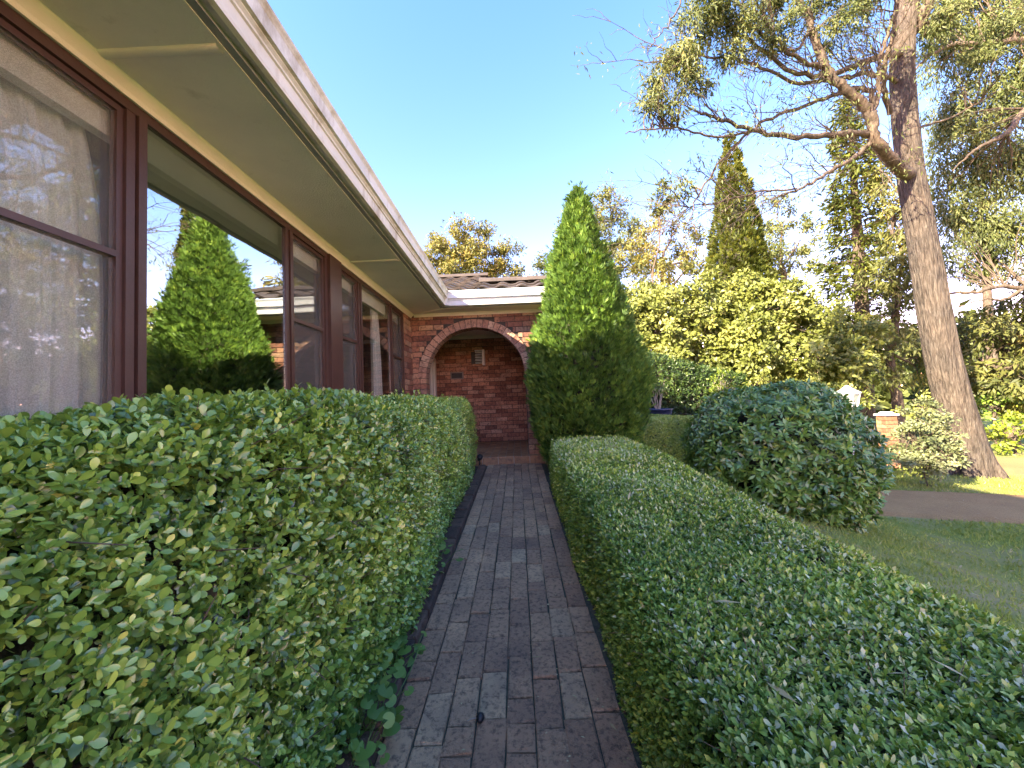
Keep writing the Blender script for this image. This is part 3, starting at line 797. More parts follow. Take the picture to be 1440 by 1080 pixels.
near = d < 1.7; vn = d < 1.12
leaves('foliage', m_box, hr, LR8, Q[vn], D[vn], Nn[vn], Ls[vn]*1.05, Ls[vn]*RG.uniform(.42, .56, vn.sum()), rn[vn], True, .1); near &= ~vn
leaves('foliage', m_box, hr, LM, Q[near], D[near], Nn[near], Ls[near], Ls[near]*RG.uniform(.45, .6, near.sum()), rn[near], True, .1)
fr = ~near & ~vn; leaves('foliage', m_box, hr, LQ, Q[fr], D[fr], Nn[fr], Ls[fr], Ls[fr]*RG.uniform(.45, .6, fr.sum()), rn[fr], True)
b = MB(); P, N = HB.sample(130, lambda P, N: np.where((N[:, 0] > .3) | (P[:, 1] < .1), 0, 1), .03)
twigs(b, P, unit(N+rvec(len(P))*.9+(0, 0, .3)), RG.uniform(.04, .09, len(P)), .0013); b.build('twig_sprays', m_twig, hr)

# the box hedge that turns off to the right in front of the conifer
m_box2 = leafmat('box_leaf_far', [(0, (.04, .06, .014)), (.5, (.11, .15, .03)), (.8, (.20, .23, .06)), (1, (.36, .33, .15))], .4, .2, .5)
hc = thing_at('box_hedge', (2.0, 6.2, 0), 'low box hedge turning away to the right at the foot of the conical conifer', 'hedge')
for (A0, B0, a0, hA, hB, sd) in (((1.0, 5.15), (2.72, 7.16), .36, .66, .88, 41), ((2.55, 7.22), (5.2, 8.0), .32, .86, 1.18, 42)):
    HC = Hedge(A0, B0, a0, hA, hB, 7, .015, 3, sd)
    HC.core('dark_core', m_under, hc, .05, 30)
    P, N = HC.sample(2300, None, .012, ((0, -1), (1, 1)))
    P -= N*(RG.random(len(P))**1.5*.04)[:, None]
    A = unit(N*.8+np.array((0, 0, .4))+RG.normal(0, .35, N.shape))
    Q, D, Nn, i, f = shoots(P, A, 4, .02, 1.2, .5)
    rn = np.clip(RG.normal(.45, .16, len(Q))+.2*(f-.5)+.12*snoise(Q, 2, 5), 0, .85)
    rn = np.where(RG.random(len(Q)) < np.where(N[:, 2] > .5, .10, .02)[i], 1, rn)
    leaves('foliage', m_box2, hc, LQ, Q, D, Nn, RG.uniform(.022, .04, len(Q)), RG.uniform(.012, .02, len(Q)), rn)
print('hedges', time.time()-T0)

# tall dark hedge at the end of the garden
m_dark = leafmat('dark_leaf', [(0, (.014, .034, .012)), (.5, (.032, .068, .02)), (.85, (.065, .11, .03)), (1, (.12, .17, .05))], .38, .18, .5)
hd = thing_at('tall_hedge', (4.2, 9.6, gz(4.2, 9.6)), 'tall dark rounded hedge behind the blue pot', 'hedge')
HD = Hedge((2.75, 9.75), (5.6, 9.75), .55, 2.45, 2.2, 4, .11, 2, 51)
HD.core('dark_core', m_under, hd, .16, 30)
P, N = HD.sample(420, lambda P, N: np.where(N[:, 1] > .4, .3, 1), .03, ((0, -1), (1, 1)))
P -= N*(RG.random(len(P))**1.3*.16)[:, None]
A = unit(N*.7+np.array((0, 0, .3))+RG.normal(0, .5, N.shape))
Q, D, Nn, i, f = shoots(P, A, 6, .08, 1.35, .6)
rn = np.clip(RG.normal(.42, .2, len(P))[i]+.22*(f-.5)+RG.normal(0, .1, len(Q))+.12*(Q[:, 2]-1.2), 0, 1)
leaves('foliage', m_dark, hd, LQ, Q, D, Nn, RG.uniform(.05, .085, len(Q)), RG.uniform(.024, .04, len(Q)), rn)

# ------------------------------------------------------------------ the conical conifer by the porch
m_thuja = leafmat('thuja_spray', [(0, (.018, .045, .012)), (.4, (.058, .12, .028)), (.75, (.125, .205, .042)), (1, (.22, .285, .055))], .5, .25, .35)
def conifer(name, ctr, zb, prof, label, mat, dens, L, W, nb, lump, lsc, seed, keep=None, hang=0, core=.12, up=.9, outw=.75, cmat=None, core_r=1.0, spread=.85, low=0):
    """prof: list of (z, radius); upright fans of scale sprays over the surface"""
    t = thing_at(name, (ctr[0], ctr[1], zb), label, 'conifer')
    pz = np.array([q[0] for q in prof]); pr = np.array([q[1] for q in prof])
    n = int(dens*np.trapz(pr*2*PI, pz))
    zz = np.linspace(pz[0], pz[-1], 500); rr = np.interp(zz, pz, pr); cdf = np.cumsum(rr+.03); cdf /= cdf[-1]
    z = np.interp(RG.random(n), cdf, zz); th = RG.uniform(0, 2*PI, n)
    r = np.interp(z, pz, pr); rad = np.stack([np.cos(th), np.sin(th), 0*th], -1)
    U = np.stack([rad[:, 0]*1.0, rad[:, 1]*1.0, z*.8], -1)*lsc
    bump = lump*(.8*snoise(U, 1.0, seed)+.5*snoise(U, 2.6, seed+1))*np.clip(r/.35, .25, 1)
    if low: bump = bump*(1+.35*smooth(1.5, .3, z))-.02+.05*np.abs(snoise(U*np.array((1, 1, .35)), 5.5, seed+7))
    P = np.stack([ctr[0]+rad[:, 0]*(r+bump), ctr[1]+rad[:, 1]*(r+bump), z], -1)
    P -= rad*(RG.random(n)**1.8*.16*np.clip(r/.4, .15, 1))[:, None]
    if low: P += (rad+np.array((0, 0, .8)))*(np.where(RG.random(n) < .09, RG.uniform(.02, .075, n), 0))[:, None]
    if keep is not None:
        k = RG.random(n) < keep(P, rad); P, rad, bump, z, th = P[k], rad[k], bump[k], z[k], th[k]
    A = unit(rad*outw+np.array((0, 0, up))+RG.normal(0, .28, rad.shape)-np.array((0, 0, hang)))
    S = unit(np.cross(A, np.array((0, 0, 1.)))+RG.normal(0, .5, A.shape))   # fan plane side
    m = len(P); j = np.tile(np.arange(nb), m); i = np.repeat(np.arange(m), nb)
    f = (j-(nb-1)/2)/max(1, (nb-1)/2)
    a = f*spread+RG.normal(0, .15, m*nb)
    D = A[i]*np.cos(a)[:, None]+S[i]*np.sin(a)[:, None]
    Nn = unit(np.cross(A[i], S[i])+RG.normal(0, .25, D.shape))
    sz = np.repeat(RG.uniform(.7, 1.25, m), nb)*(1-.25*np.abs(f))
    rn = np.clip(np.repeat(RG.normal(.45, .14, m)+1.2*bump/max(lump, .01)*.10, nb)+RG.normal(0, .09, m*nb)-.1*np.abs(f), 0, 1)
    o = leaves('foliage', mat, t, LQ, P[i]+D*.012, D, Nn, L*sz, W*sz, rn)
    q = MB(); G = np.array([[(ctr[0]+core_r*max(.01, r-core*min(1, r/.4+.1))*math.cos(a), ctr[1]+core_r*max(.01, r-core*min(1, r/.4+.1))*math.sin(a), zc-(.12 if zc > pz[-1]-.2 else 0)) for a in np.linspace(0, 2*PI, 25)] for zc, r in zip(zz[::12], rr[::12])])
    q.grid(G[::-1]); q.build('dark_core', cmat or m_under, t, True)
    return t, P
TY = 5.42
def prof_px(rows, Y, cx):
    r = []
    for y, l, rr in rows:
        a, c = at(l, y, Y), at(rr, y, Y); r.append((a[2]*.5+c[2]*.5, abs(c[0]-a[0])/2*.965))
    return sorted(r)
rows = [(268, 796, 799), (285, 789, 812), (305, 784, 823), (340, 777, 838), (380, 768, 857), (420, 760, 872), (460, 751, 884), (500, 745, 893), (540, 742, 900), (580, 750, 898), (608, 760, 892), (640, 778, 880), (668, 792, 866)]
pr = prof_px(rows, TY, 823)
c = (at(800, 270, TY)[0]*.0+at(824, 540, TY)[0], TY)
th_, P = conifer('conical_conifer', c, pr[0][0], pr, 'dense conical conifer standing at the right side of the porch arch', m_thuja, 2300, .082, .0125, 7, .15, 2.4, 61, None, core=.17, spread=.6, low=1)
b = MB(); b.tube([(c[0], c[1], gz(*c)-.1), (c[0], c[1], 1.5)], [.10, .07], 10); b.build('trunk', m_twig, th_)
print('conifer', time.time()-T0)

# ------------------------------------------------------------------ the round rhododendron
m_rho = leafmat('rhododendron_leaf', [(0, (.024, .060, .014)), (.4, (.055, .115, .024)), (.75, (.10, .17, .032)), (.93, (.17, .245, .045)), (1, (.27, .31, .07))], .36, .15, .55)
def dome(name, ctr, rx, ry, rz, zb, label, cat, mat, nsh, nl, L, W, seed, lump=.08, lsc=2.4, t0=1.45, t1=.9, depth=.2, p=2.6, core=.16, tone=.42, tmpl=None, upb=.35, zlow=-.35):
    t = thing_at(name, (ctr[0], ctr[1], zb), label, cat)
    v = rvec(nsh*2); v = v[v[:, 2] > zlow][:nsh]
    s = (np.abs(v[:, 0])**p+np.abs(v[:, 1])**p+np.abs(v[:, 2])**p)**(-1/p)
    Rr = np.array((rx, ry, rz)); hc_ = rz*.42
    P = v*s[:, None]*np.array((rx, ry, rz-hc_ if False else rz*.58)); 
    P = P+np.array((ctr[0], ctr[1], zb+hc_))
    N = unit(v/Rr)
    P += N*(lump*(snoise(P, lsc, seed)+.4*snoise(P, lsc*2.5, seed+1)))[:, None]
    P -= N*(RG.random(len(P))**1.5*depth)[:, None]
    A = unit(N*.8+np.array((0, 0, upb))+RG.normal(0, .33, N.shape))
    Q, D, Nn, i, f = shoots(P, A, nl, L*.35, t0, t1)
    rn = np.clip((RG.normal(tone, .17, len(P)))[i]+.25*(f-.5)+RG.normal(0, .07, len(Q)), 0, 1)
    sz = RG.uniform(.7, 1.2, len(Q))
    leaves('foliage', mat, t, tmpl or LM, Q, D, Nn, L*sz, W*sz, rn, True, .1)
    u = np.linspace(0, 2*PI, 25); ph = np.linspace(-1.2, PI/2-.02, 16); G = np.empty((16, 25, 3))
    for a, e in enumerate(ph):
        vv = np.stack([np.cos(u)*math.cos(e), np.sin(u)*math.cos(e), 0*u+math.sin(e)], -1)
        s = (np.abs(vv)**p).sum(1)**(-1/p)
        G[a] = vv*s[:, None]*np.array((rx-core, ry-core, rz*.58-core))+np.array((ctr[0], ctr[1], zb+hc_))
    q = MB(); q.grid(G); q.build('dark_core', m_under, t, True)
    return t
gp0 = gpt(1175, 744); RC = np.array((gp0[0]-.05, gp0[1]+.80)); zb = gz(*RC); print('rhodo', RC, zb)
dome('rhododendron', RC, .95, .9, 1.49, zb-.04, 'large rounded dark green rhododendron bush beside the lawn', 'bush', m_rho, 3600, 8, .082, .030, 71, .075, depth=.18, zlow=-.9, p=2.3, core=.26)
print('rhodo', time.time()-T0)

# ------------------------------------------------------------------ trees
m_bark = barkmat('fibrous_bark', [(.3, (.034, .027, .022)), (.5, (.098, .08, .065)), (.72, (.18, .155, .128))], .13, 36, 1, .06)
m_limb = barkmat('limb_bark', [(.3, (.05, .04, .032)), (.55, (.13, .10, .075)), (.75, (.24, .19, .14))], .3, 22, .8, .02)
m_pale = barkmat('pale_bark', [(.3, (.22, .19, .15)), (.55, (.36, .32, .26)), (.8, (.48, .44, .37))], .25, 12, .5, .02)
m_gum = leafmat('gum_leaf', [(0, (.055, .085, .034)), (.45, (.12, .155, .06)), (.8, (.20, .225, .095)), (1, (.30, .28, .13))], .5, .3, .35)
m_gumY = leafmat('gum_leaf_gold', [(0, (.07, .09, .032)), (.45, (.165, .175, .055)), (.8, (.27, .255, .085)), (1, (.38, .31, .12))], .5, .3, .35)
m_broad = leafmat('broad_leaf', [(0, (.055, .08, .02)), (.45, (.17, .21, .06)), (.8, (.29, .33, .11)), (1, (.42, .43, .18))], .45, .3, .4)
m_con = leafmat('cypress_spray', [(0, (.035, .055, .014)), (.5, (.095, .125, .028)), (.85, (.18, .20, .04)), (1, (.27, .25, .07))], .5, .25, .3)
m_casu = leafmat('needle_spray', [(0, (.06, .08, .03)), (.5, (.14, .16, .06)), (.85, (.24, .24, .09)), (1, (.33, .29, .14))], .5, .3, .3)
m_yel = leafmat('yellow_leaf', [(0, (.07, .13, .02)), (.5, (.19, .28, .04)), (1, (.38, .42, .09))], .45, .35, .4)
m_grey = leafmat('grey_leaf', [(0, (.07, .10, .055)), (.5, (.17, .21, .115)), (1, (.34, .37, .24))], .45, .25, .4)

def pxw(px, py, Y):
    """size in metres of one photo pixel across for a thing standing at that spot"""
    r = RT*(px-720)/FPX+UP*(540-py)/FPX+FW; cs = r[1]/math.hypot(r[0], r[1])
    return Y/FPX*cs, Y/FPX
def blobs(rows):
    """(px, py, Y, half width px, half height px[, depth m]) -> centre, radii"""
    r = []
    for q in rows:
        sx, sz = pxw(q[0], q[1], q[2]); rx = q[3]*sx
        r.append((at(q[0], q[1], q[2]), np.array((rx, q[5] if len(q) > 5 else rx*.9, q[4]*sz))))
    return r
def crown(bl, nsub, sub, per, L, W, droop, tone=.42, shell=.55, flat=.75, jit=.5):
    """leaf clusters through the volume of the blobs: nsub per square metre of section, radius sub, per leaves each"""
    PS, DS, NS, RS, CS = [], [], [], [], []
    for c, r in bl:
        n = max(3, int(nsub*PI*r[0]*r[2]))
        v = rvec(n); k = (shell+(1-shell)*RG.random(n))[:, None]
        C = c+v*r*k*(1+.10*RG.normal(size=(n, 1)))
        CS.append(C)
        m = per
        P = np.repeat(C, m, 0)+rvec(n*m)*(RG.random((n*m, 1))**.5)*sub*np.array((1, 1, flat))*np.repeat(RG.uniform(.6, 1.3, n), m)[:, None]
        outw = unit(P-c)
        D = unit(rvec(n*m)*.9+outw*.5+np.array((0, 0, -droop)))
        N = unit(outw*.6+np.array((-.2, -.2, .5))*1.0+rvec(n*m)*jit)
        R = np.repeat(RG.normal(tone, .14, n), m)+RG.normal(0, .11, n*m)
        PS.append(P); DS.append(D); NS.append(N); RS.append(R)
    P, D, N, R = map(np.concatenate, (PS, DS, NS, RS)); n = len(P)
    s = RG.uniform(.65, 1.3, n)
    return P, D, N, L*s, W*s, np.clip(R, 0, 1), np.concatenate(CS)
def wob(p, q, n=8, amp=.06, sag=0):
    p, q = np.asarray(p, float), np.asarray(q, float); t = np.linspace(0, 1, n)[:, None]
    l = np.linalg.norm(q-p); o = np.cumsum(RG.normal(0, amp*l/n**.5, (n, 3)), 0)*np.sin(t*PI*.5)
    o -= o[-1]*t
    return p+(q-p)*t+o+np.array((0, 0, 1.))*(sag*l*np.sin(t*PI))
def tree(name, base, tips, bl, r0, label, cat, lm, bm, nsub, sub, per, L, W, droop=.3, tone=.42, group=None, trunk=None, shell=.5, nlimb=1, twigk=3, twr=.012, flat=.75, tmpl=LQ):
    base = np.asarray(base, float)
    t = thing_at(name, base, label, cat, group)
    cen = np.mean([c for c, r in bl], 0)
    if trunk is None: trunk = wob(base-(0, 0, .2), (base[0]*.35+cen[0]*.65, base[1]*.35+cen[1]*.65, cen[2]), 10, .05)
    b = MB(); n = len(trunk); b.tube(trunk, np.linspace(r0*1.15, r0*.42, n), 12); b.build('trunk', bm, t, True)
    P, D, N, l_, w_, R, C = crown(bl, nsub, sub, per, L, W, droop, tone, shell, flat)
    leaves('foliage', lm, t, tmpl, P, D, N, l_, w_, R)
    q = MB()
    for c, r in bl:
        k = trunk[min(n-1, int(n*RG.uniform(.5, .95)))]
        for a in range(nlimb):
            e = c+rvec(1)[0]*r*.5
            s = wob(k, e, 9, .12, .04); q.tube(s, np.linspace(r0*.36, r0*.10, 9), 6)
            idx = np.argsort(np.linalg.norm(C-c, axis=1))[:200]
            near = C[[i for i in idx if np.all(np.abs(C[i]-c) < r*1.15)]] if len(idx) else []
            if len(near):
                for d in near[RG.permutation(len(near))[:int(twigk*8)]]:
                    st = s[RG.integers(3, 9)]; q.tube(wob(st, d, 6, .1, .05), np.linspace(twr*1.6, twr*.4, 6), 4)
    q.build('limbs', bm, t, True)
    return t

# gums far behind the house and garden
GG = 'gum trees on the skyline behind the garden'
def gum(rows, basepx, Y, label, lm=m_gum, seed=0, L=.30, W=.11, ns=3.0, per=105, sub=.75, r0=.24, **k):
    bl = blobs(rows); bx = at(basepx, 560, Y)
    return tree('gum_tree', (bx[0], Y, gz(bx[0], Y)), None, bl, r0, label, 'tree', lm, m_limb, ns, sub, per, L, W, .45, .5, GG, **k)
gum([(640, 345, 31, 38, 30), (690, 362, 31, 40, 26), (612, 368, 30, 30, 22), (665, 322, 32, 24, 14), (716, 380, 31, 22, 16), (650, 385, 31, 50, 18)], 668, 31, 'pale golden gum tree rising behind the tiled roof', m_gumY)
gum([(850, 292, 34, 34, 24), (815, 330, 34, 40, 34), (870, 330, 34, 36, 34), (780, 372, 33, 34, 26), (850, 372, 33, 40, 30), (900, 372, 33, 24, 24)], 850, 34, 'thin leafed gum tree behind the dense conical conifer', m_gum, per=70)
gum([(935, 320, 27, 46, 26), (900, 352, 27, 34, 28), (970, 350, 27, 36, 30), (930, 372, 26, 50, 26), (985, 375, 27, 24, 20)], 925, 27, 'round crowned gum tree between the two sharp conifers', m_gumY, ns=1.35)
gum([(1095, 300, 30, 40, 30), (1120, 335, 30, 36, 34), (1075, 350, 29, 34, 34), (1128, 378, 30, 30, 26), (1090, 385, 29, 40, 22)], 1100, 30, 'grey green gum tree between the pointed conifer and the dark trunked one', m_gum, ns=1.1)
gum([(935, 272, 24, 18, 16), (925, 290, 24, 12, 8)], 930, 24, 'small tuft topped gum just above the round crowned one', m_gum, ns=4, per=60, sub=.4, r0=.07)
gum([(1352, 330, 22, 48, 40), (1400, 300, 22, 50, 46), (1330, 270, 23, 40, 40), (1420, 380, 22, 40, 30), (1445, 250, 22, 40, 50), (1350, 190, 24, 50, 40), (1410, 200, 24, 40, 40)], 1400, 22, 'tall gum tree standing behind the big rough trunk', m_gum, ns=1.4, L=.24, W=.075)
print('gums', time.time()-T0)

# two tall conifers
def tall(apx, rows, Y, label, **k):
    pr = prof_px(rows, Y, 0); sx, sz = pxw(rows[-1][1], rows[-1][0], Y)
    cs = sx/sz
    pr = [(z, r*cs) for z, r in pr]
    c = at(apx, 380, Y)[:2]
    return conifer('tall_conifer', c, pr[0][0], pr, label, **k)
rowsA = [(188, 1028, 1031), (210, 1023, 1036), (240, 1015, 1046), (275, 1009, 1057), (310, 1003, 1066), (345, 997, 1075), (380, 991, 1083), (420, 985, 1090), (480, 985, 1092), (560, 990, 1088)]
tA, P = tall(1038, rowsA, 15, 'tall golden green pointed conifer left of the big tree', mat=m_con, dens=170, L=.19, W=.05, nb=6, lump=.16, lsc=1.5, seed=81, core=.35, up=.75)
b = MB(); c0 = at(1038, 500, 15); b.tube([(c0[0], 15, gz(c0[0], 15)-.2), (c0[0], 15, 8)], [.22, .06], 8); b.build('trunk', m_limb, tA)
# the open one: whorls of drooping boughs on a bare dark trunk
Y = 12.6
base = at(1214, 575, Y); base[2] = gz(base[0], Y); topp = at(1192, 130, Y)
tB = thing_at('tall_conifer', base, 'ragged conifer with a bare dark trunk just left of the big rough trunk', 'conifer')
b = MB(); trk = np.array([base-(0, 0, .2), at(1214, 500, Y), at(1212, 430, Y), at(1206, 330, Y), at(1199, 230, Y), topp])
b.tube(trk, [.26, .22, .19, .14, .08, .02], 10); b.build('trunk', m_limb, tB, True)
b = MB(); PS, DS, NS, RS = [], [], [], []
for zi in np.linspace(.22, .99, 120):
    p = np.array([np.interp(zi, np.linspace(0, 1, 6), trk[:, k]) for k in range(3)])
    up_ = (zi-.22)/.77
    Rm = 1.35*(1-up_)**.75+.12
    for a in range(3):
        th = RG.uniform(0, 2*PI); l = Rm*RG.uniform(.65, 1.1); d = np.array((math.cos(th), math.sin(th), RG.uniform(-.05, .35)))
        e = p+d*l; s = wob(p, e, 5, .06, .05); b.tube(s, np.linspace(.022, .006, 5), 4)
        if zi < .42 and RG.random() < .55: continue
        n = int(26*l+12); tt = RG.uniform(.3, 1.05, n)**.8
        Q = p+(e-p)*tt[:, None]+RG.normal(0, .11, (n, 3))*np.array((1, 1, .8))
        PS.append(Q); DS.append(unit(np.tile(d*.7, (n, 1))+rvec(n)*.6-np.array((0, 0, .35)))); NS.append(unit(rvec(n)*.8+np.array((-.3, -.3, .6)))); RS.append(np.clip(RG.normal(.42, .12)+RG.normal(0, .12, n), 0, 1))
P, D, N, R = map(np.concatenate, (PS, DS, NS, RS)); s = RG.uniform(.7, 1.3, len(P))
b.build('boughs', m_limb, tB, True); leaves('foliage', m_con, tB, LQ, P, D, N, .21*s, .06*s, R)

# the broad sunlit shrubs in the middle of the garden
GB = 'broad sunlit leafy trees along the garden edge'
def broad(rows, bpx, Y, label, mat=m_broad, ns=20, sub=.34, per=95, L=.125, W=.078, **k):
    bl = blobs(rows); bx = at(bpx, 560, Y)
    return tree('leafy_tree', (bx[0], Y, gz(bx[0], Y)), None, bl, .13, label, 'tree', mat, m_limb, ns, sub, per, L, W, .25, .5, GB, shell=.6, twr=.008, **k)
broad([(925, 455, 11.8, 62, 48, 1.3), (985, 430, 12.2, 60, 44, 1.3), (900, 430, 12.5, 40, 36, 1.0), (950, 505, 11.6, 70, 40, 1.2), (1010, 480, 11.6, 55, 50, 1.2), (890, 500, 12.2, 40, 50, 1)], 950, 12.4, 'broad pale leafed tree behind the tall dark hedge')
broad([(1085, 440, 11.4, 58, 42, 1.3), (1140, 455, 11.2, 56, 40, 1.2), (1060, 490, 11, 60, 44, 1.2), (1125, 505, 10.8, 66, 38, 1.2), (1185, 480, 11.2, 44, 48, 1.1), (1040, 420, 12, 44, 30, 1.1), (1180, 530, 10.8, 50, 24, 1)], 1110, 11.6, 'broad pale leafed tree with layered boughs behind the round bush')
print('broad', time.time()-T0)

# feathery trees beside and behind the big trunk
def feather(rows, bpx, Y, label, mat=m_casu, ns=7.5, sub=.4, per=110, L=.19, W=.045, r0=.14, cat='tree', name='feathery_tree', **k):
    bl = blobs(rows); bx = at(bpx, 570, Y)
    return tree(name, (bx[0], Y, gz(bx[0], Y)), None, bl, r0, label, cat, mat, m_limb, ns, sub, per, L, W, .75, .45, None, shell=.35, twr=.01, **k)
feather([(1262, 300, 11.2, 34, 56, .9), (1248, 380, 11, 34, 44, .9), (1270, 440, 11, 34, 44, .9), (1255, 500, 10.8, 30, 36, .8), (1300, 500, 12, 36, 40, .9), (1240, 250, 11.6, 24, 34, .7)], 1262, 11.3, 'feathery olive tree close behind the left side of the big trunk')
feather([(1400, 470, 10.6, 46, 44, 1), (1440, 440, 10.4, 40, 50, 1), (1370, 520, 11, 34, 44, .9), (1425, 540, 10.2, 44, 40, .9), (1460, 500, 10, 40, 60, 1), (1350, 470, 12, 26, 40, .8)], 1418, 10.6, 'bushy yellow green tree filling the gap right of the big trunk', m_yel if False else m_casu, L=.2, W=.06)
# dark little cypress far back
rowsC = [(478, 1289, 1291), (500, 1281, 1299), (540, 1273, 1307), (575, 1270, 1310)]
tall(1290, rowsC, 17, 'small dark cypress seen past the left edge of the big trunk', mat=m_dark, dens=90, L=.22, W=.07, nb=5, lump=.1, lsc=1.5, seed=91, core=.3)

# woods closing the view
hw = MB(); PS = []
n = 26000
th = np.where(RG.random(n) < .8, RG.uniform(-.55, 1.35, n), RG.uniform(-PI, PI, n)); rr = RG.uniform(36, 52, n)
hh = 4.2+1.5*np.sin(th*9)+1.1*np.sin(th*23+1)
P = np.stack([np.sin(th)*rr, np.cos(th)*rr, -1+RG.random(n)**.7*hh], -1)
k = (np.hypot(P[:, 0]+5, P[:, 1]-3) > 15); P = P[k]; n = len(P)
o = leaves('distant_trees', m_gum, None, LQ, P, rvec(n), unit(rvec(n)+(0, -.6, .5)), RG.uniform(.5, 1.1, n), RG.uniform(.35, .7, n), np.clip(RG.normal(.4, .2, n), 0, 1))
o['kind'] = 'stuff'
print('woods', time.time()-T0)

# ------------------------------------------------------------------ the big rough-barked tree
Y = 7.45
tp = [(1369, 690, 43), (1368, 668, 37), (1362, 640, 33), (1352, 600, 29.5), (1341, 560, 28), (1326, 500, 26.5), (1308, 400, 24.5), (1291, 310, 22), (1280, 250, 20.5), (1272, 175, 20), (1268, 100, 19.5), (1271, 40, 19), (1284, -30, 18), (1292, -110, 17), (1300, -260, 14)]
base = gpt(1369, 668); YB = base[1]; print('big tree', base)
Y = YB
big = thing_at('big_tree', base, 'large rough barked tree with a leaning pale trunk and bare spreading limbs at right', 'tree')
C = np.array([at(a, c, Y) for a, c, r in tp]); sxs = np.array([pxw(a, c, Y)[0] for a, c, r in tp]); Rr = np.array([r for a, c, r in tp])*sxs
t = np.linspace(0, 1, 90); T = np.linspace(0, 1, len(tp))
C = np.stack([np.interp(t, T, C[:, k]) for k in range(3)], 1); Rr = np.interp(t, T, Rr)
for _ in range(2):
    C[1:-1] = (C[:-2]+2*C[1:-1]+C[2:])/4; Rr[1:-1] = (Rr[:-2]+2*Rr[1:-1]+Rr[2:])/4
th = np.linspace(0, 2*PI, 97)[:-1]
G = np.empty((90, 97, 3))
for i in range(90):
    z = C[i, 2]; fl = max(0, 1-(z-base[2])/.75)
    w_ = 1+.05*np.sin(3*th+z*.7)+.03*np.sin(7*th-z*1.1)+.02*np.sin(17*th+z*2+np.sin(z*3))+.016*np.sin(31*th-z*2.3+2*np.sin(z*1.7))+RG.normal(0, .006, 96)
    w_ = w_+fl**2*(.18*np.sin(5*th+1)+.10*np.sin(9*th))+fl**2*.10
    ring = C[i]+np.stack([np.cos(th)*w_, np.sin(th)*w_, 0*th], -1)*Rr[i]
    G[i, :96] = ring; G[i, 96] = ring[0]
b = MB(); b.grid(G); b.build('trunk', m_bark, big, True)
limbs = []
def limb(pts, r0, r1, mb, sides=8):
    P = np.array([at(*q) for q in pts]); n = len(pts); tt = np.linspace(0, 1, n*5); T = np.linspace(0, 1, n)
    P = np.stack([np.interp(tt, T, P[:, k]) for k in range(3)], 1)
    for _ in range(3): P[1:-1] = (P[:-2]+2*P[1:-1]+P[2:])/4
    P[1:-1] += RG.normal(0, .012, P[1:-1].shape)
    mb.tube(P, np.linspace(r0, r1, len(P)), sides); limbs.append((P, r0, r1)); return P
lm_ = MB()
D = Y
l1 = limb([(1278, 246, D-.1), (1262, 238, D-.35), (1246, 215, D-.6), (1228, 196, D-.75), (1226, 165, D-.8), (1208, 140, D-.9), (1180, 118, D-1.0), (1160, 95, D-1.0), (1148, 60, D-1.0), (1136, 20, D-1.0), (1112, -20, D-1.1)], .115, .045, lm_)
l2 = limb([(1228, 190, D-.7), (1205, 187, D-.8), (1160, 190, D-1.0), (1100, 193, D-1.3), (1060, 184, D-1.5), (1020, 170, D-1.7), (985, 160, D-1.8)], .06, .02, lm_)
l3 = limb([(1225, 200, D-.7), (1200, 222, D-.8), (1165, 242, D-1.0), (1130, 265, D-1.2), (1095, 276, D-1.3)], .045, .014, lm_)
l4 = limb([(1228, 150, D-.7), (1228, 128, D-.6), (1205, 122, D-.5), (1170, 135, D-.5), (1130, 150, D-.8), (1080, 165, D-1.1), (1040, 200, D-1.4), (1005, 235, D-1.6), (975, 285, D-1.8)], .05, .012, lm_)
l5 = limb([(1265, 118, D), (1245, 106, D-.2), (1210, 104, D-.5), (1170, 112, D-.8), (1120, 120, D-1.0), (1060, 90, D-1.4), (1010, 80, D-1.7), (960, 78, D-2.0)], .05, .012, lm_)
l6 = limb([(1266, 75, D-.1), (1230, 80, D-.4), (1190, 98, D-.7), (1150, 110, D-1), (1100, 95, D-1.2), (1050, 55, D-1.5), (1000, 20, D-1.8)], .065, .016, lm_)
l7 = limb([(1160, 95, D-1.0), (1135, 88, D-1.2), (1100, 70, D-1.4), (1060, 40, D-1.6), (1030, -10, D-1.8)], .04, .014, lm_)
l8 = limb([(1290, 45, D), (1300, 15, D-.2), (1312, -15, D-.3), (1330, -60, D-.4)], .10, .06, lm_)
l9 = limb([(1252, 160, D-.3), (1240, 115, D-.6), (1252, 60, D-.8), (1262, 10, D-.9), (1258, -40, D-1)], .05, .02, lm_)
l10 = limb([(1226, 165, D-.75), (1237, 128, D-.8), (1235, 95, D-.9), (1250, 40, D-1), (1270, -30, D-1.1)], .045, .018, lm_)
l11 = limb([(1060, 184, D-1.5), (1010, 195, D-1.7), (960, 180, D-1.9), (920, 180, D-2.1), (880, 188, D-2.2)], .02, .006, lm_)
l12 = limb([(1282, 185, D+.1), (1300, 178, D+.3), (1350, 160, D+.4), (1400, 130, D+.3)], .03, .012, lm_)
l13 = limb([(1120, 265, D-1.2), (1060, 270, D-1.3), (1000, 288, D-1.5), (955, 290, D-1.6)], .016, .006, lm_)
l14 = limb([(1140, 40, D-1.0), (1120, 75, D-1.1), (1095, 60, D-1.2), (1060, 10, D-1.4)], .03, .012, lm_)
lm_.build('limbs', m_limb, big, True)
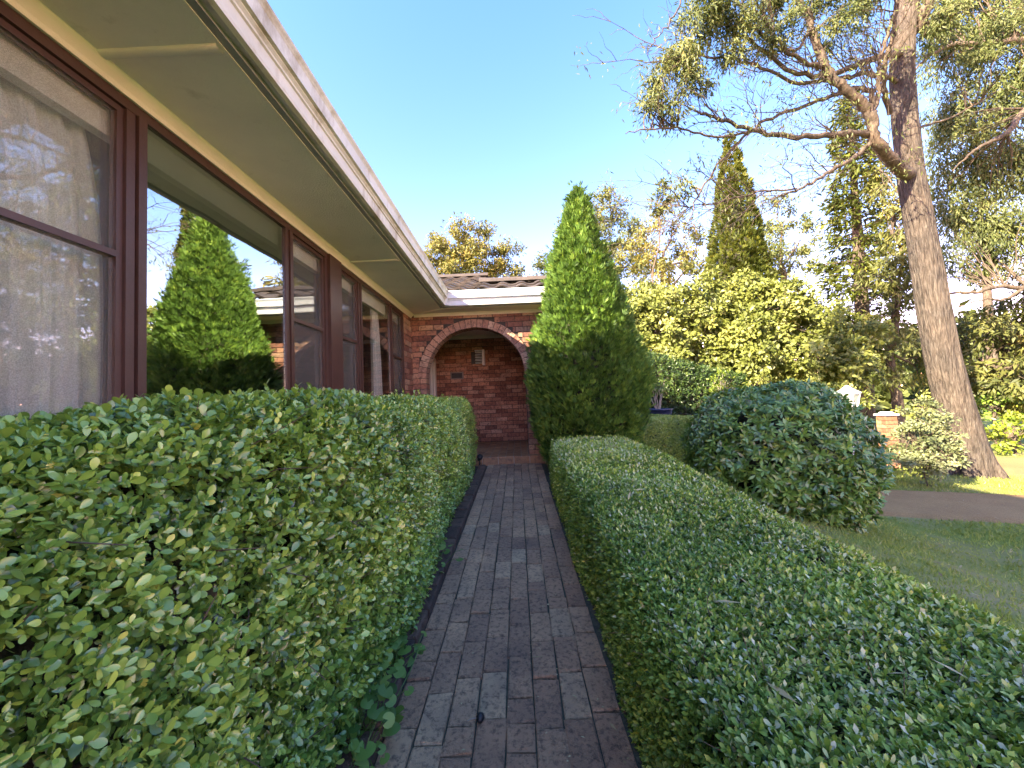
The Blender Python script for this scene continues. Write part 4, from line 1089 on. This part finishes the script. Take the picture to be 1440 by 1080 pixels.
# twigs: fine, mostly bare, sweeping out and down
tw = MB(); TIPS = []
def twigset(P, r, k, lmin, lmax, lvl):
    n = len(P)
    for _ in range(k):
        a = RG.integers(2, n); p = P[a]
        dirn = unit(P[min(n-1, a)]-P[max(0, a-2)]+1e-6)
        d = unit(dirn*.9+rvec(1)[0]*np.array((.8, .8, .9))+np.array((-.25, -.05, .05)))
        l = RG.uniform(lmin, lmax); s = wob(p, p+d*l, 7, .13, RG.uniform(-.02, .10))
        tw.tube(s, np.linspace(r, r*.3, 7), 4 if lvl else 3); TIPS.append(s[-1]); TIPS.append(s[5])
        if lvl: twigset(s, r*.5, 6, lmin*.4, lmax*.45, lvl-1)
for P, r0, r1 in limbs[:-4]+limbs[-2:]:
    twigset(P, .0095, 19, .5, 1.3, 1)
tw.build('twig_sprays', m_limb, big, True)
TIPS = np.array(TIPS)
bl = blobs([(925, 110, 5.6, 22, 40, .35), (955, 75, 5.7, 34, 34, .45), (915, 150, 5.5, 18, 24, .3), (985, 40, 5.8, 40, 30, .5), (1035, 15, 5.9, 44, 30, .55), (975, 110, 5.7, 30, 30, .4), (1090, -5, 6.2, 50, 30, .6),
            (1150, -10, 6.5, 50, 30, .6), (1030, 70, 5.9, 34, 26, .5), (1215, 0, 6.8, 40, 40, .6), (945, 150, 5.6, 20, 20, .3), (1090, 50, 6.1, 40, 24, .5), (1170, 40, 6.6, 40, 26, .5), (1000, 10, 5.7, 40, 30, .5), (1330, 20, 7.4, 60, 40, .8), (1390, 60, 7.4, 40, 40, .7), (960, 262, 5.9, 16, 14, .2)])
P1 = crown(bl, 62, .2, 66, .085, .021, .8, .45, .2)
d = TIPS[RG.random(len(TIPS)) < .16]
m = 8; P2 = np.repeat(d, m, 0)+RG.normal(0, .07, (len(d)*m, 3)); n2 = len(P2)
P = np.vstack([P1[0], P2]); D_ = np.vstack([P1[1], unit(rvec(n2)*.7-np.array((0, 0, .8)))]); N = np.vstack([P1[2], unit(rvec(n2)+(-.4, -.3, .4))])
s = np.concatenate([P1[3]/.085, RG.uniform(.6, 1.2, n2)]); R = np.concatenate([P1[5], np.clip(RG.normal(.45, .15, n2), 0, 1)])
leaves('foliage', m_gum, big, LQ, P, D_, N, .085*s, .021*s, R)
q = MB()
for c, r in bl:
    for e in c+rvec(9)*r*.8:
        k = min(limbs, key=lambda g: np.min(np.linalg.norm(g[0]-e, axis=1)))[0]; j = np.argmin(np.linalg.norm(k-e, axis=1))
        q.tube(wob(k[j], e, 7, .12, .05), np.linspace(.012, .004, 7), 4)
q.build('twig_sprays', m_limb, big, True)
print('big tree', time.time()-T0)

# the weeping tree whose trunk stands just outside the frame on the right
b0 = at(1620, 600, 8.4); bz = np.array((b0[0], 8.4, gz(b0[0], 8.4)))
wt = thing_at('weeping_tree', bz, 'weeping fine leafed tree hanging its foliage in from the right edge', 'tree')
b = MB(); trk = np.array([bz-(0, 0, .2), bz+(.05, 0, 2), bz+(-.1, .1, 4.5), bz+(0, .2, 7.5), bz+(.2, .2, 11)]); b.tube(trk, [.34, .28, .25, .2, .1], 12); b.build('trunk', m_bark, wt, True)
lm2 = MB()
def limb2(pts, r0, r1): return limb(pts, r0, r1, lm2)
limb2([(1600, 60, 8.6), (1500, 48, 8.6), (1440, 56, 8.6), (1390, 60, 8.6), (1345, 62, 8.7), (1310, 75, 8.7), (1285, 100, 8.8)], .10, .02)
limb2([(1610, 60, 8.5), (1500, 110, 8.4), (1440, 155, 8.4), (1415, 190, 8.4), (1390, 200, 8.4), (1365, 215, 8.4), (1340, 240, 8.5)], .09, .012)
limb2([(1600, 360, 8.7), (1500, 392, 8.9), (1440, 405, 9), (1400, 402, 9), (1370, 412, 9), (1335, 412, 9.1), (1310, 420, 9.1)], .07, .02)
limb2([(1440, 405, 9), (1415, 422, 9), (1385, 420, 9), (1345, 432, 9.1)], .04, .012)
lm2.build('limbs', m_limb, wt, True)
bl = blobs([(1340, 60, 9.4, 40, 50, .9), (1395, 45, 9, 46, 50, .9), (1440, 100, 9, 40, 70, .9), (1345, 145, 9.6, 36, 44, .8), (1400, 150, 9.2, 40, 50, .9), (1330, 215, 9.8, 30, 44, .8), (1380, 240, 9.4, 40, 44, .8), (1435, 220, 9, 40, 60, .9),
            (1345, 300, 9.8, 32, 46, .8), (1400, 320, 9.4, 40, 44, .8), (1440, 330, 9.2, 30, 50, .8), (1350, 0, 9.4, 50, 40, .9), (1430, 0, 9, 50, 40, .9), (1320, 370, 10, 22, 26, .6), (1380, 372, 9.8, 34, 22, .7)])
P1 = crown(bl, 27, .34, 115, .125, .028, 1.1, .44, .25, 1.3)
leaves('foliage', m_gum, wt, LQ, *P1[:6])
q = MB()
for c, r in bl:
    for e in c+rvec(10)*r*.85:
        k = min(limbs[-4:], key=lambda g: np.min(np.linalg.norm(g[0]-e, axis=1)))[0]; j = np.argmin(np.linalg.norm(k-e, axis=1))
        q.tube(wob(k[j], e, 7, .10, .08), np.linspace(.014, .004, 7), 4)
q.build('twig_sprays', m_limb, wt, True)
# one thin sprig hanging in at the top of the sky
sp = thing_at('gum_branch', at(940, -30, 4.2), 'thin bare twig dangling into the top of the sky', 'branch')
b = MB(); limbs_save = list(limbs)
limb([(985, -120, 4.2), (958, 0, 4.2), (948, 25, 4.2), (930, 45, 4.2), (915, 66, 4.2), (900, 68, 4.2)], .012, .003, b, 5); limb([(915, 66, 4.2), (910, 80, 4.2)], .004, .002, b, 4); limb([(930, 45, 4.2), (915, 48, 4.2), (908, 40, 4.2)], .004, .002, b, 4)
b.build('twig_sprays', m_limb, sp, True)

# ------------------------------------------------------------------ smaller things in the garden
# low wall with a pale cap behind the turning hedge, and the pot that stands on it
lw0 = np.array((2.35, 8.55)); lw1 = np.array((4.9, 8.75)); zt = at(950, 588.5, 8.6)[2]
gw = thing_at('garden_wall', (*lw0, gz(*lw0)), 'low garden wall with a thin pale cap just above the turning hedge', 'wall')
u = np.array((*(lw1-lw0), 0)); L_ = np.linalg.norm(u); u = u/L_; nrm = np.array((u[1], -u[0], 0))
o = np.array((*lw0, gz(*lw0)-.5))
b = MB(); b.obox(o-nrm*.16, u*L_, nrm*.148, np.array((0, 0, zt-.05-o[2]))); b.build('mortar_core', m_mortar, gw)
brickwall('brick_face', m_brick, o-nrm*.012, u, L_, o[2]-o[2], zt-.05-o[2], nrm, parent=gw)
b = MB(); b.obox(np.array((*lw0, zt-.05))-nrm*.2-u*.03, u*(L_+.06), nrm*.24, np.array((0, 0, .05))); b.build('cap', plain('cap_stone', (.55, .52, .46), .8, .12, 8), gw)
pc = at(926, 588, 8.62); pot = thing_at('plant_pot', (pc[0], 8.62, zt), 'dark blue glazed pot with a spindly shrub standing in front of the tall dark hedge', 'plant pot')
b = MB(); R_ = .30; ring = [(.62*R_, 0), (.8*R_, .04), (.97*R_, .13), (R_, .19), (R_*1.07, .20), (R_*1.07, .235), (R_*.95, .235), (R_*.93, .17), (0.01, .165)]
b.grid(np.array([[(pc[0]+r*math.cos(a), 8.62+r*math.sin(a), zt+z) for a in np.linspace(0, 2*PI, 33)] for r, z in ring])); b.build('bowl', plain('blue_glaze', (.02, .025, .06), .25, .2, 6), pot, True)
b = MB(); TP = []
for a in np.linspace(0, 6, 7):
    e = np.array((pc[0], 8.62, zt+.17))+np.array((math.cos(a)*.18, math.sin(a)*.15, RG.uniform(.45, .75))); st = wob((pc[0]+.02*math.cos(a), 8.62, zt+.15), e, 7, .1); b.tube(st, np.linspace(.011, .005, 7), 5); TP += [st[-1], st[-2], st[-3], st[-1]]
b.build('stem', m_pale, pot, True)
TP = np.array(TP); A = unit(rvec(len(TP))*.6+(0, 0, .8)); Q, D, Nn, i, f = shoots(TP, A, 6, .08, 1.4, .6)
leaves('foliage', m_dark, pot, LM, Q, D, Nn, .09*RG.uniform(.7, 1.2, len(Q)), .035, np.clip(RG.normal(.7, .2, len(Q)), 0, 1))
# small citrus-like tree
def shrub(name, px, py, Y, rows, label, cat, mat, ns, sub, per, L, W, droop=.1, tone=.5, r0=.03, shell=.45, bark=None, group=None, tmpl=LQ, zbase=None):
    bl = blobs(rows); c = at(px, py, Y); z = gz(c[0], Y) if zbase is None else zbase
    return tree(name, (c[0], Y, z), None, bl, r0, label, cat, mat, bark or m_limb, ns, sub, per, L, W, droop, tone, group, shell=shell, twr=.004, tmpl=tmpl)
shrub('small_tree', 1012, 575, 8.3, [(1005, 540, 8.3, 18, 15, .25), (1028, 538, 8.3, 18, 14, .25), (1018, 525, 8.3, 13, 9, .2), (1040, 555, 8.2, 20, 12, .25), (1055, 562, 8.1, 16, 12, .25)], 'small bright yellow green tree in front of the tall dark hedge', 'tree', m_yel, 60, .10, 26, .055, .028, .1, .45, .022, bark=m_pale)
shrub('grey_shrub', 1302, 640, 6.75, [(1300, 600, 6.75, 30, 26, .42), (1280, 620, 6.8, 22, 26, .35), (1325, 610, 6.7, 22, 30, .32), (1308, 640, 6.7, 36, 22, .42), (1300, 575, 6.9, 22, 14, .3), (1275, 640, 6.8, 18, 18, .3), (1290, 652, 6.7, 30, 12, .35), (1305, 664, 6.7, 34, 9, .3), (1258, 640, 7.0, 14, 20, .3), (1262, 618, 7.2, 10, 14, .2), (1332, 640, 6.6, 18, 20, .25)], 'grey green shrub growing against the foot of the big trunk', 'shrub', m_grey, 70, .13, 50, .06, .028, .1, .5, .014)
shrub('pale_shrub', 1290, 600, 9.0, [(1292, 566, 9.0, 20, 12, .35), (1275, 578, 9.0, 16, 14, .3), (1310, 580, 9.2, 16, 14, .3)], 'pale yellow green shrub seen above the grey green one by the trunk', 'shrub', m_broad, 30, .16, 36, .08, .045, .1, .6, .03)
shrub('yellow_shrub', 1425, 615, 9.6, [(1400, 606, 9.6, 22, 16, .5), (1432, 604, 9.6, 24, 20, .5), (1460, 606, 9.5, 26, 20, .5), (1418, 622, 9.4, 34, 14, .6), (1385, 618, 9.8, 14, 12, .4), (1480, 600, 9.4, 40, 30, .6)], 'bright yellow leafed low shrub behind the right side of the big trunk', 'shrub', m_yel, 22, .2, 44, .10, .06, .1, .6, .03)
shrub('green_shrub', 1400, 590, 10.6, [(1395, 570, 10.6, 34, 20, .6), (1440, 565, 10.4, 30, 26, .6), (1360, 580, 11, 24, 20, .5)], 'mid green leafy shrub behind the bright yellow leafed one', 'shrub', m_rho, 18, .24, 44, .12, .05, .1, .6, .04)
shrub('garden_shrub', 1060, 575, 9.0, [(1065, 545, 9.0, 24, 16, .4), (1090, 540, 9.2, 28, 16, .4), (1040, 560, 9, 20, 12, .35)], 'pale leafy shrub peeping over the left shoulder of the rhododendron', 'shrub', m_broad, 30, .16, 36, .08, .045, .1, .5, .03)
shrub('garden_shrub', 1150, 570, 9.6, [(1140, 542, 9.6, 30, 16, .4), (1165, 552, 9.4, 26, 14, .4), (1215, 560, 9.2, 20, 14, .4)], 'pale leafy shrub just behind the white garden lantern', 'shrub', m_broad, 26, .18, 36, .09, .05, .1, .5, .03)

# garden lantern
Y = 6.3; tpn = at(1191, 545, Y); lx = tpn[0]; zt = tpn[2]+.035; s_ = pxw(1191, 545, Y)[0]*19
g0 = np.array((lx, Y, gz(lx, Y)))
ln = thing_at('garden_lantern', g0, 'white lantern on a post rising behind the round bush', 'lantern')
b = MB(); b.tube([g0-(0, 0, .2), g0+(0, 0, zt-g0[2]-.52)], [.035, .03], 12); b.tube([(lx, Y, zt-.53), (lx, Y, zt-.47)], [.05, .09], 12, cap=True); b.build('post', m_metal, ln)
b = MB(); H6 = np.linspace(0, 2*PI, 7)+.3
rf = [(s_, -.135), (s_*1.02, -.12), (s_*.80, -.095), (s_*.52, -.065), (s_*.32, -.035), (s_*.16, -.012), (.02, 0), (.004, .002)]
b.grid(np.array([[(lx+r*math.cos(a), Y+r*math.sin(a), zt+z) for a in H6] for r, z in rf])); b.build('lantern_roof', m_metal, ln)
b = MB(); r1_, r2_ = s_*.88, s_*.55; z1_, z2_ = zt-.14, zt-.47
for a in H6[:-1]:
    b.tube([(lx+r1_*math.cos(a), Y+r1_*math.sin(a), z1_), (lx+r2_*math.cos(a), Y+r2_*math.sin(a), z2_)], .010, 5)
for r, z in ((r1_, z1_), (r2_, z2_)):
    for a, c in zip(H6[:-1], H6[1:]): b.tube([(lx+r*math.cos(a), Y+r*math.sin(a), z), (lx+r*math.cos(c), Y+r*math.sin(c), z)], .010, 5)
b.build('lantern_frame', m_metal, ln)
b = MB(); b.grid(np.array([[(lx+(r1_-.006)*math.cos(a), Y+(r1_-.006)*math.sin(a), z1_) for a in H6], [(lx+(r2_-.006)*math.cos(a), Y+(r2_-.006)*math.sin(a), z2_) for a in H6]])); b.build('lantern_glass', veilmat('frosted_pane', (.75, .75, .68), .55, .5), ln)

# brick pier with a pale cap
Y = 8.6; pt = at(1246, 579, Y); px_ = pt[0]; zt = pt[2]; hw_ = pxw(1246, 590, Y)[0]*10
zb = gz(px_, Y)
pr_ = thing_at('brick_pier', (px_, Y, zb), 'short orange brick pier with a pale cap beside the big trunk', 'pier')
b = MB(); b.box((px_-hw_+.012, Y-hw_+.012, zb-.2), (px_+hw_-.012, Y+hw_-.012, zt-.08)); b.build('mortar_core', m_mortar, pr_)
m_brO = brickmat('orange_brick', [(0, (.22, .09, .05)), (.5, (.33, .15, .08)), (1, (.42, .22, .13))])
brickwall('brick_face', m_brO, (px_-hw_, Y-hw_+.012, 0), (1, 0, 0), 2*hw_, zb, zt-.08, (0, -1, 0), parent=pr_)
brickwall('brick_face', m_brO, (px_-hw_+.012, Y+hw_, 0), (0, -1, 0), 2*hw_-.02, zb, zt-.08, (-1, 0, 0), parent=pr_)
brickwall('brick_face', m_brO, (px_+hw_-.012, Y-hw_+.02, 0), (0, 1, 0), 2*hw_-.02, zb, zt-.08, (1, 0, 0), parent=pr_)
b = MB(); b.box((px_-hw_-.03, Y-hw_-.03, zt-.08), (px_+hw_+.03, Y+hw_+.03, zt-.045)); b.bevbox((px_-hw_*.75, Y-hw_*.75, zt-.045), (px_+hw_*.75, Y+hw_*.75, zt), .02); b.build('cap', plain('pale_cap', (.66, .66, .64), .7, .08, 8), pr_)

# weeds at the foot of the hedge by the kerb
m_weed = leafmat('weed_leaf', [(0, (.05, .12, .03)), (.5, (.10, .20, .05)), (1, (.20, .30, .09))], .45, .3, .4)
WN = 6; th_ = np.linspace(-PI*.86, PI*.86, 11)
wl = np.array([(.45-.0, 0, 0)]+[(.45+.55*math.cos(a)*(1 if abs(a) < 2 else .82), .52*math.sin(a), -.10*math.sin(a)**2) for a in th_])
LR = (wl, np.array([(0, i, i+1) for i in range(1, 11)]))
for (x, y, n, r, lab) in ((-.52, 1.30, 90, .085, 'round leafed creeping weed at the near end of the hedge'), (-.54, 1.66, 40, .06, 'round leafed creeping weed spilling over the brick edging further along'), (-.55, 2.55, 22, .07, 'small leafy weed clump spilling over the brick edging mid path')):
    z0 = zpath(y)+.05
    wd = thing_at('weed', (x, y, z0), lab, 'weed', 'weeds along the brick edging')
    q = MB(); PP, DD, NN, LL = [], [], [], []
    for _ in range(n):
        a = RG.uniform(0, 2*PI); e = np.array((x-.04+r*RG.normal()*.8, y+r*1.6*RG.normal(), z0+RG.uniform(-.02, .11)))
        q.tube(wob((x-.05+RG.normal()*.02, y+RG.normal()*.05, z0-.05), e, 5, .12), .0014, 3)
        d = unit(np.array((math.cos(a)+.35, math.sin(a)-.3, -.15))); PP.append(e); DD.append(d); NN.append(unit(np.array((.25, -.3, 1))+RG.normal(0, .3, 3))); LL.append(RG.uniform(.024, .058))
    q.build('stem', m_weed, wd)
    LL = np.array(LL); leaves('foliage', m_weed, wd, LR, np.array(PP), np.array(DD), np.array(NN), LL, LL*1.0, np.clip(RG.normal(.5, .2, n), 0, 1))

# litter
m_lit = leafmat('dry_leaf', [(0, (.22, .15, .08)), (.5, (.42, .33, .20)), (1, (.62, .55, .40))], .7, .1, .3)
P = []; 
n = 420; y = 1.0+RG.random(n)**1.5*4.6; x = np.where(RG.random(n) < .55, RG.uniform(.0, .33, n), RG.uniform(-.49, .33, n)); P = np.stack([x, y, zpath(y)+.004], -1)
D = unit(np.stack([RG.normal(size=n), RG.normal(size=n), RG.normal(0, .08, n)], -1)); N = unit(np.stack([RG.normal(0, .2, n), RG.normal(0, .2, n), np.ones(n)], -1))
L_ = RG.uniform(.005, .016, n); L_[:9] = RG.uniform(.03, .06, 9); W_ = L_*RG.uniform(.25, .6, n); W_[:9] = .008
n2 = 44; u2 = RG.uniform(.28, .95, n2); l2 = HB.L[-1]*RG.uniform(.42, .66, n2); P2, N2 = HB.surf(u2, l2, -.012)
D2 = unit(np.stack([RG.normal(size=n2), RG.normal(size=n2), RG.normal(0, .25, n2)], -1)); L2 = RG.uniform(.03, .085, n2)
n3 = 240; x3 = RG.uniform(1.5, 7.5, n3); y3 = RG.uniform(2, 7.5, n3); P3 = np.stack([x3, y3, gz(x3, y3)+.05], -1); D3 = unit(np.stack([RG.normal(size=n3), RG.normal(size=n3), RG.normal(0, .1, n3)], -1)); L3 = RG.uniform(.03, .09, n3)
up3 = np.array((0, 0, 1.))
o = leaves('fallen_leaves', m_lit, None, LQ, np.vstack([P, P2, P3]), np.vstack([D, D2, D3]), np.vstack([N, unit(N2+RG.normal(0, .3, N2.shape)), np.tile(up3, (n3, 1))]), np.concatenate([L_, L2, L3]), np.concatenate([W_, L2*.16, L3*.22]), np.concatenate([RG.uniform(.5, 1, n), RG.uniform(.4, .9, n2), RG.uniform(0, .8, n3)]))
o['kind'] = 'stuff'
cp = gpt(676, 1033); cp = np.array((cp[0], cp[1], zpath(cp[1])))
cone = thing_at('seed_cone', cp, 'small dark cone lying on the brick path', 'cone')
b = MB(); a = np.linspace(0, 2*PI, 13)
b.grid(np.array([[cp+np.array((.014*math.sin(t)*(1+.15*math.sin(3*c+t*9))*math.cos(c), .018*math.sin(t)*(1+.15*math.sin(3*c+t*9))*math.sin(c), .013-.013*math.cos(t))) for c in a] for t in np.linspace(.05, PI-.05, 9)])); b.build('scales', m_black, cone, True)
b = MB(); b.tube([cp+(-.012, 0, .012), cp+(-.03, .004, .006), cp+(-.046, .0, .003)], [.003, .002, .001], 5); b.tube([cp+(.004, .012, .012), cp+(.012, .03, .004)], [.002, .001], 4); b.build('stalk', m_pale, cone)

# short grass
m_grass = leafmat('grass_blade', [(0, (.10, .15, .035)), (.5, (.19, .24, .065)), (.85, (.28, .30, .11)), (1, (.42, .37, .22))], .6, .25, .3)
n = 110000
x = 1.35+RG.random(n)**1.0*8; y = 1.2+RG.random(n)**1.1*7
nz = snoise(np.stack([x, y, 0*x], -1), 1.6, 77)
k = (RG.random(n) < np.clip(.75-.35*nz, .2, 1)); x, y, nz = x[k], y[k], nz[k]
# keep the blades off the gravel
def inside(poly, x, y):
    r = np.zeros(len(x), bool); m = len(poly)
    for i in range(m):
        (ax, ay), (bx, by) = poly[i], poly[(i+1) % m]
        c = ((ay > y) != (by > y)) & (x < (bx-ax)*(y-ay)/(by-ay+1e-12)+ax); r ^= c
    return r
dp = [(2.2, 6.0), tuple(gpt(1265, 728)[:2]), tuple(gpt(1440, 738)[:2]), (9.5, 4.0), (10.5, 5.2), tuple(gpt(1440, 697)[:2]), tuple(gpt(1265, 690)[:2]), (2.6, 7.6)]
k = ~inside(dp, x, y); x, y, nz = x[k], y[k], nz[k]; n = len(x)
P = np.stack([x, y, gz(x, y)-.004], -1); far = np.hypot(x, y)
D = unit(np.stack([RG.normal(0, .55, n), RG.normal(0, .55, n), np.ones(n)], -1)); N = unit(rvec(n)*np.array((1, 1, .2)))
o = leaves('grass', m_grass, None, (np.array([(0, -.5, 0), (0, .5, 0), (1, 0, .3)]), np.array([(0, 1, 2)])), P, D, N, RG.uniform(.018, .042, n)*(1+.05*far)*(1+.55*np.clip(snoise(np.stack([x, y, 0*x], -1), 4.5, 78), -.6, 1.2)), .004*(1+.28*far), np.clip(RG.normal(.45, .18, n)+.14*nz, 0, 1))
o['kind'] = 'stuff'
print('done', time.time()-T0)
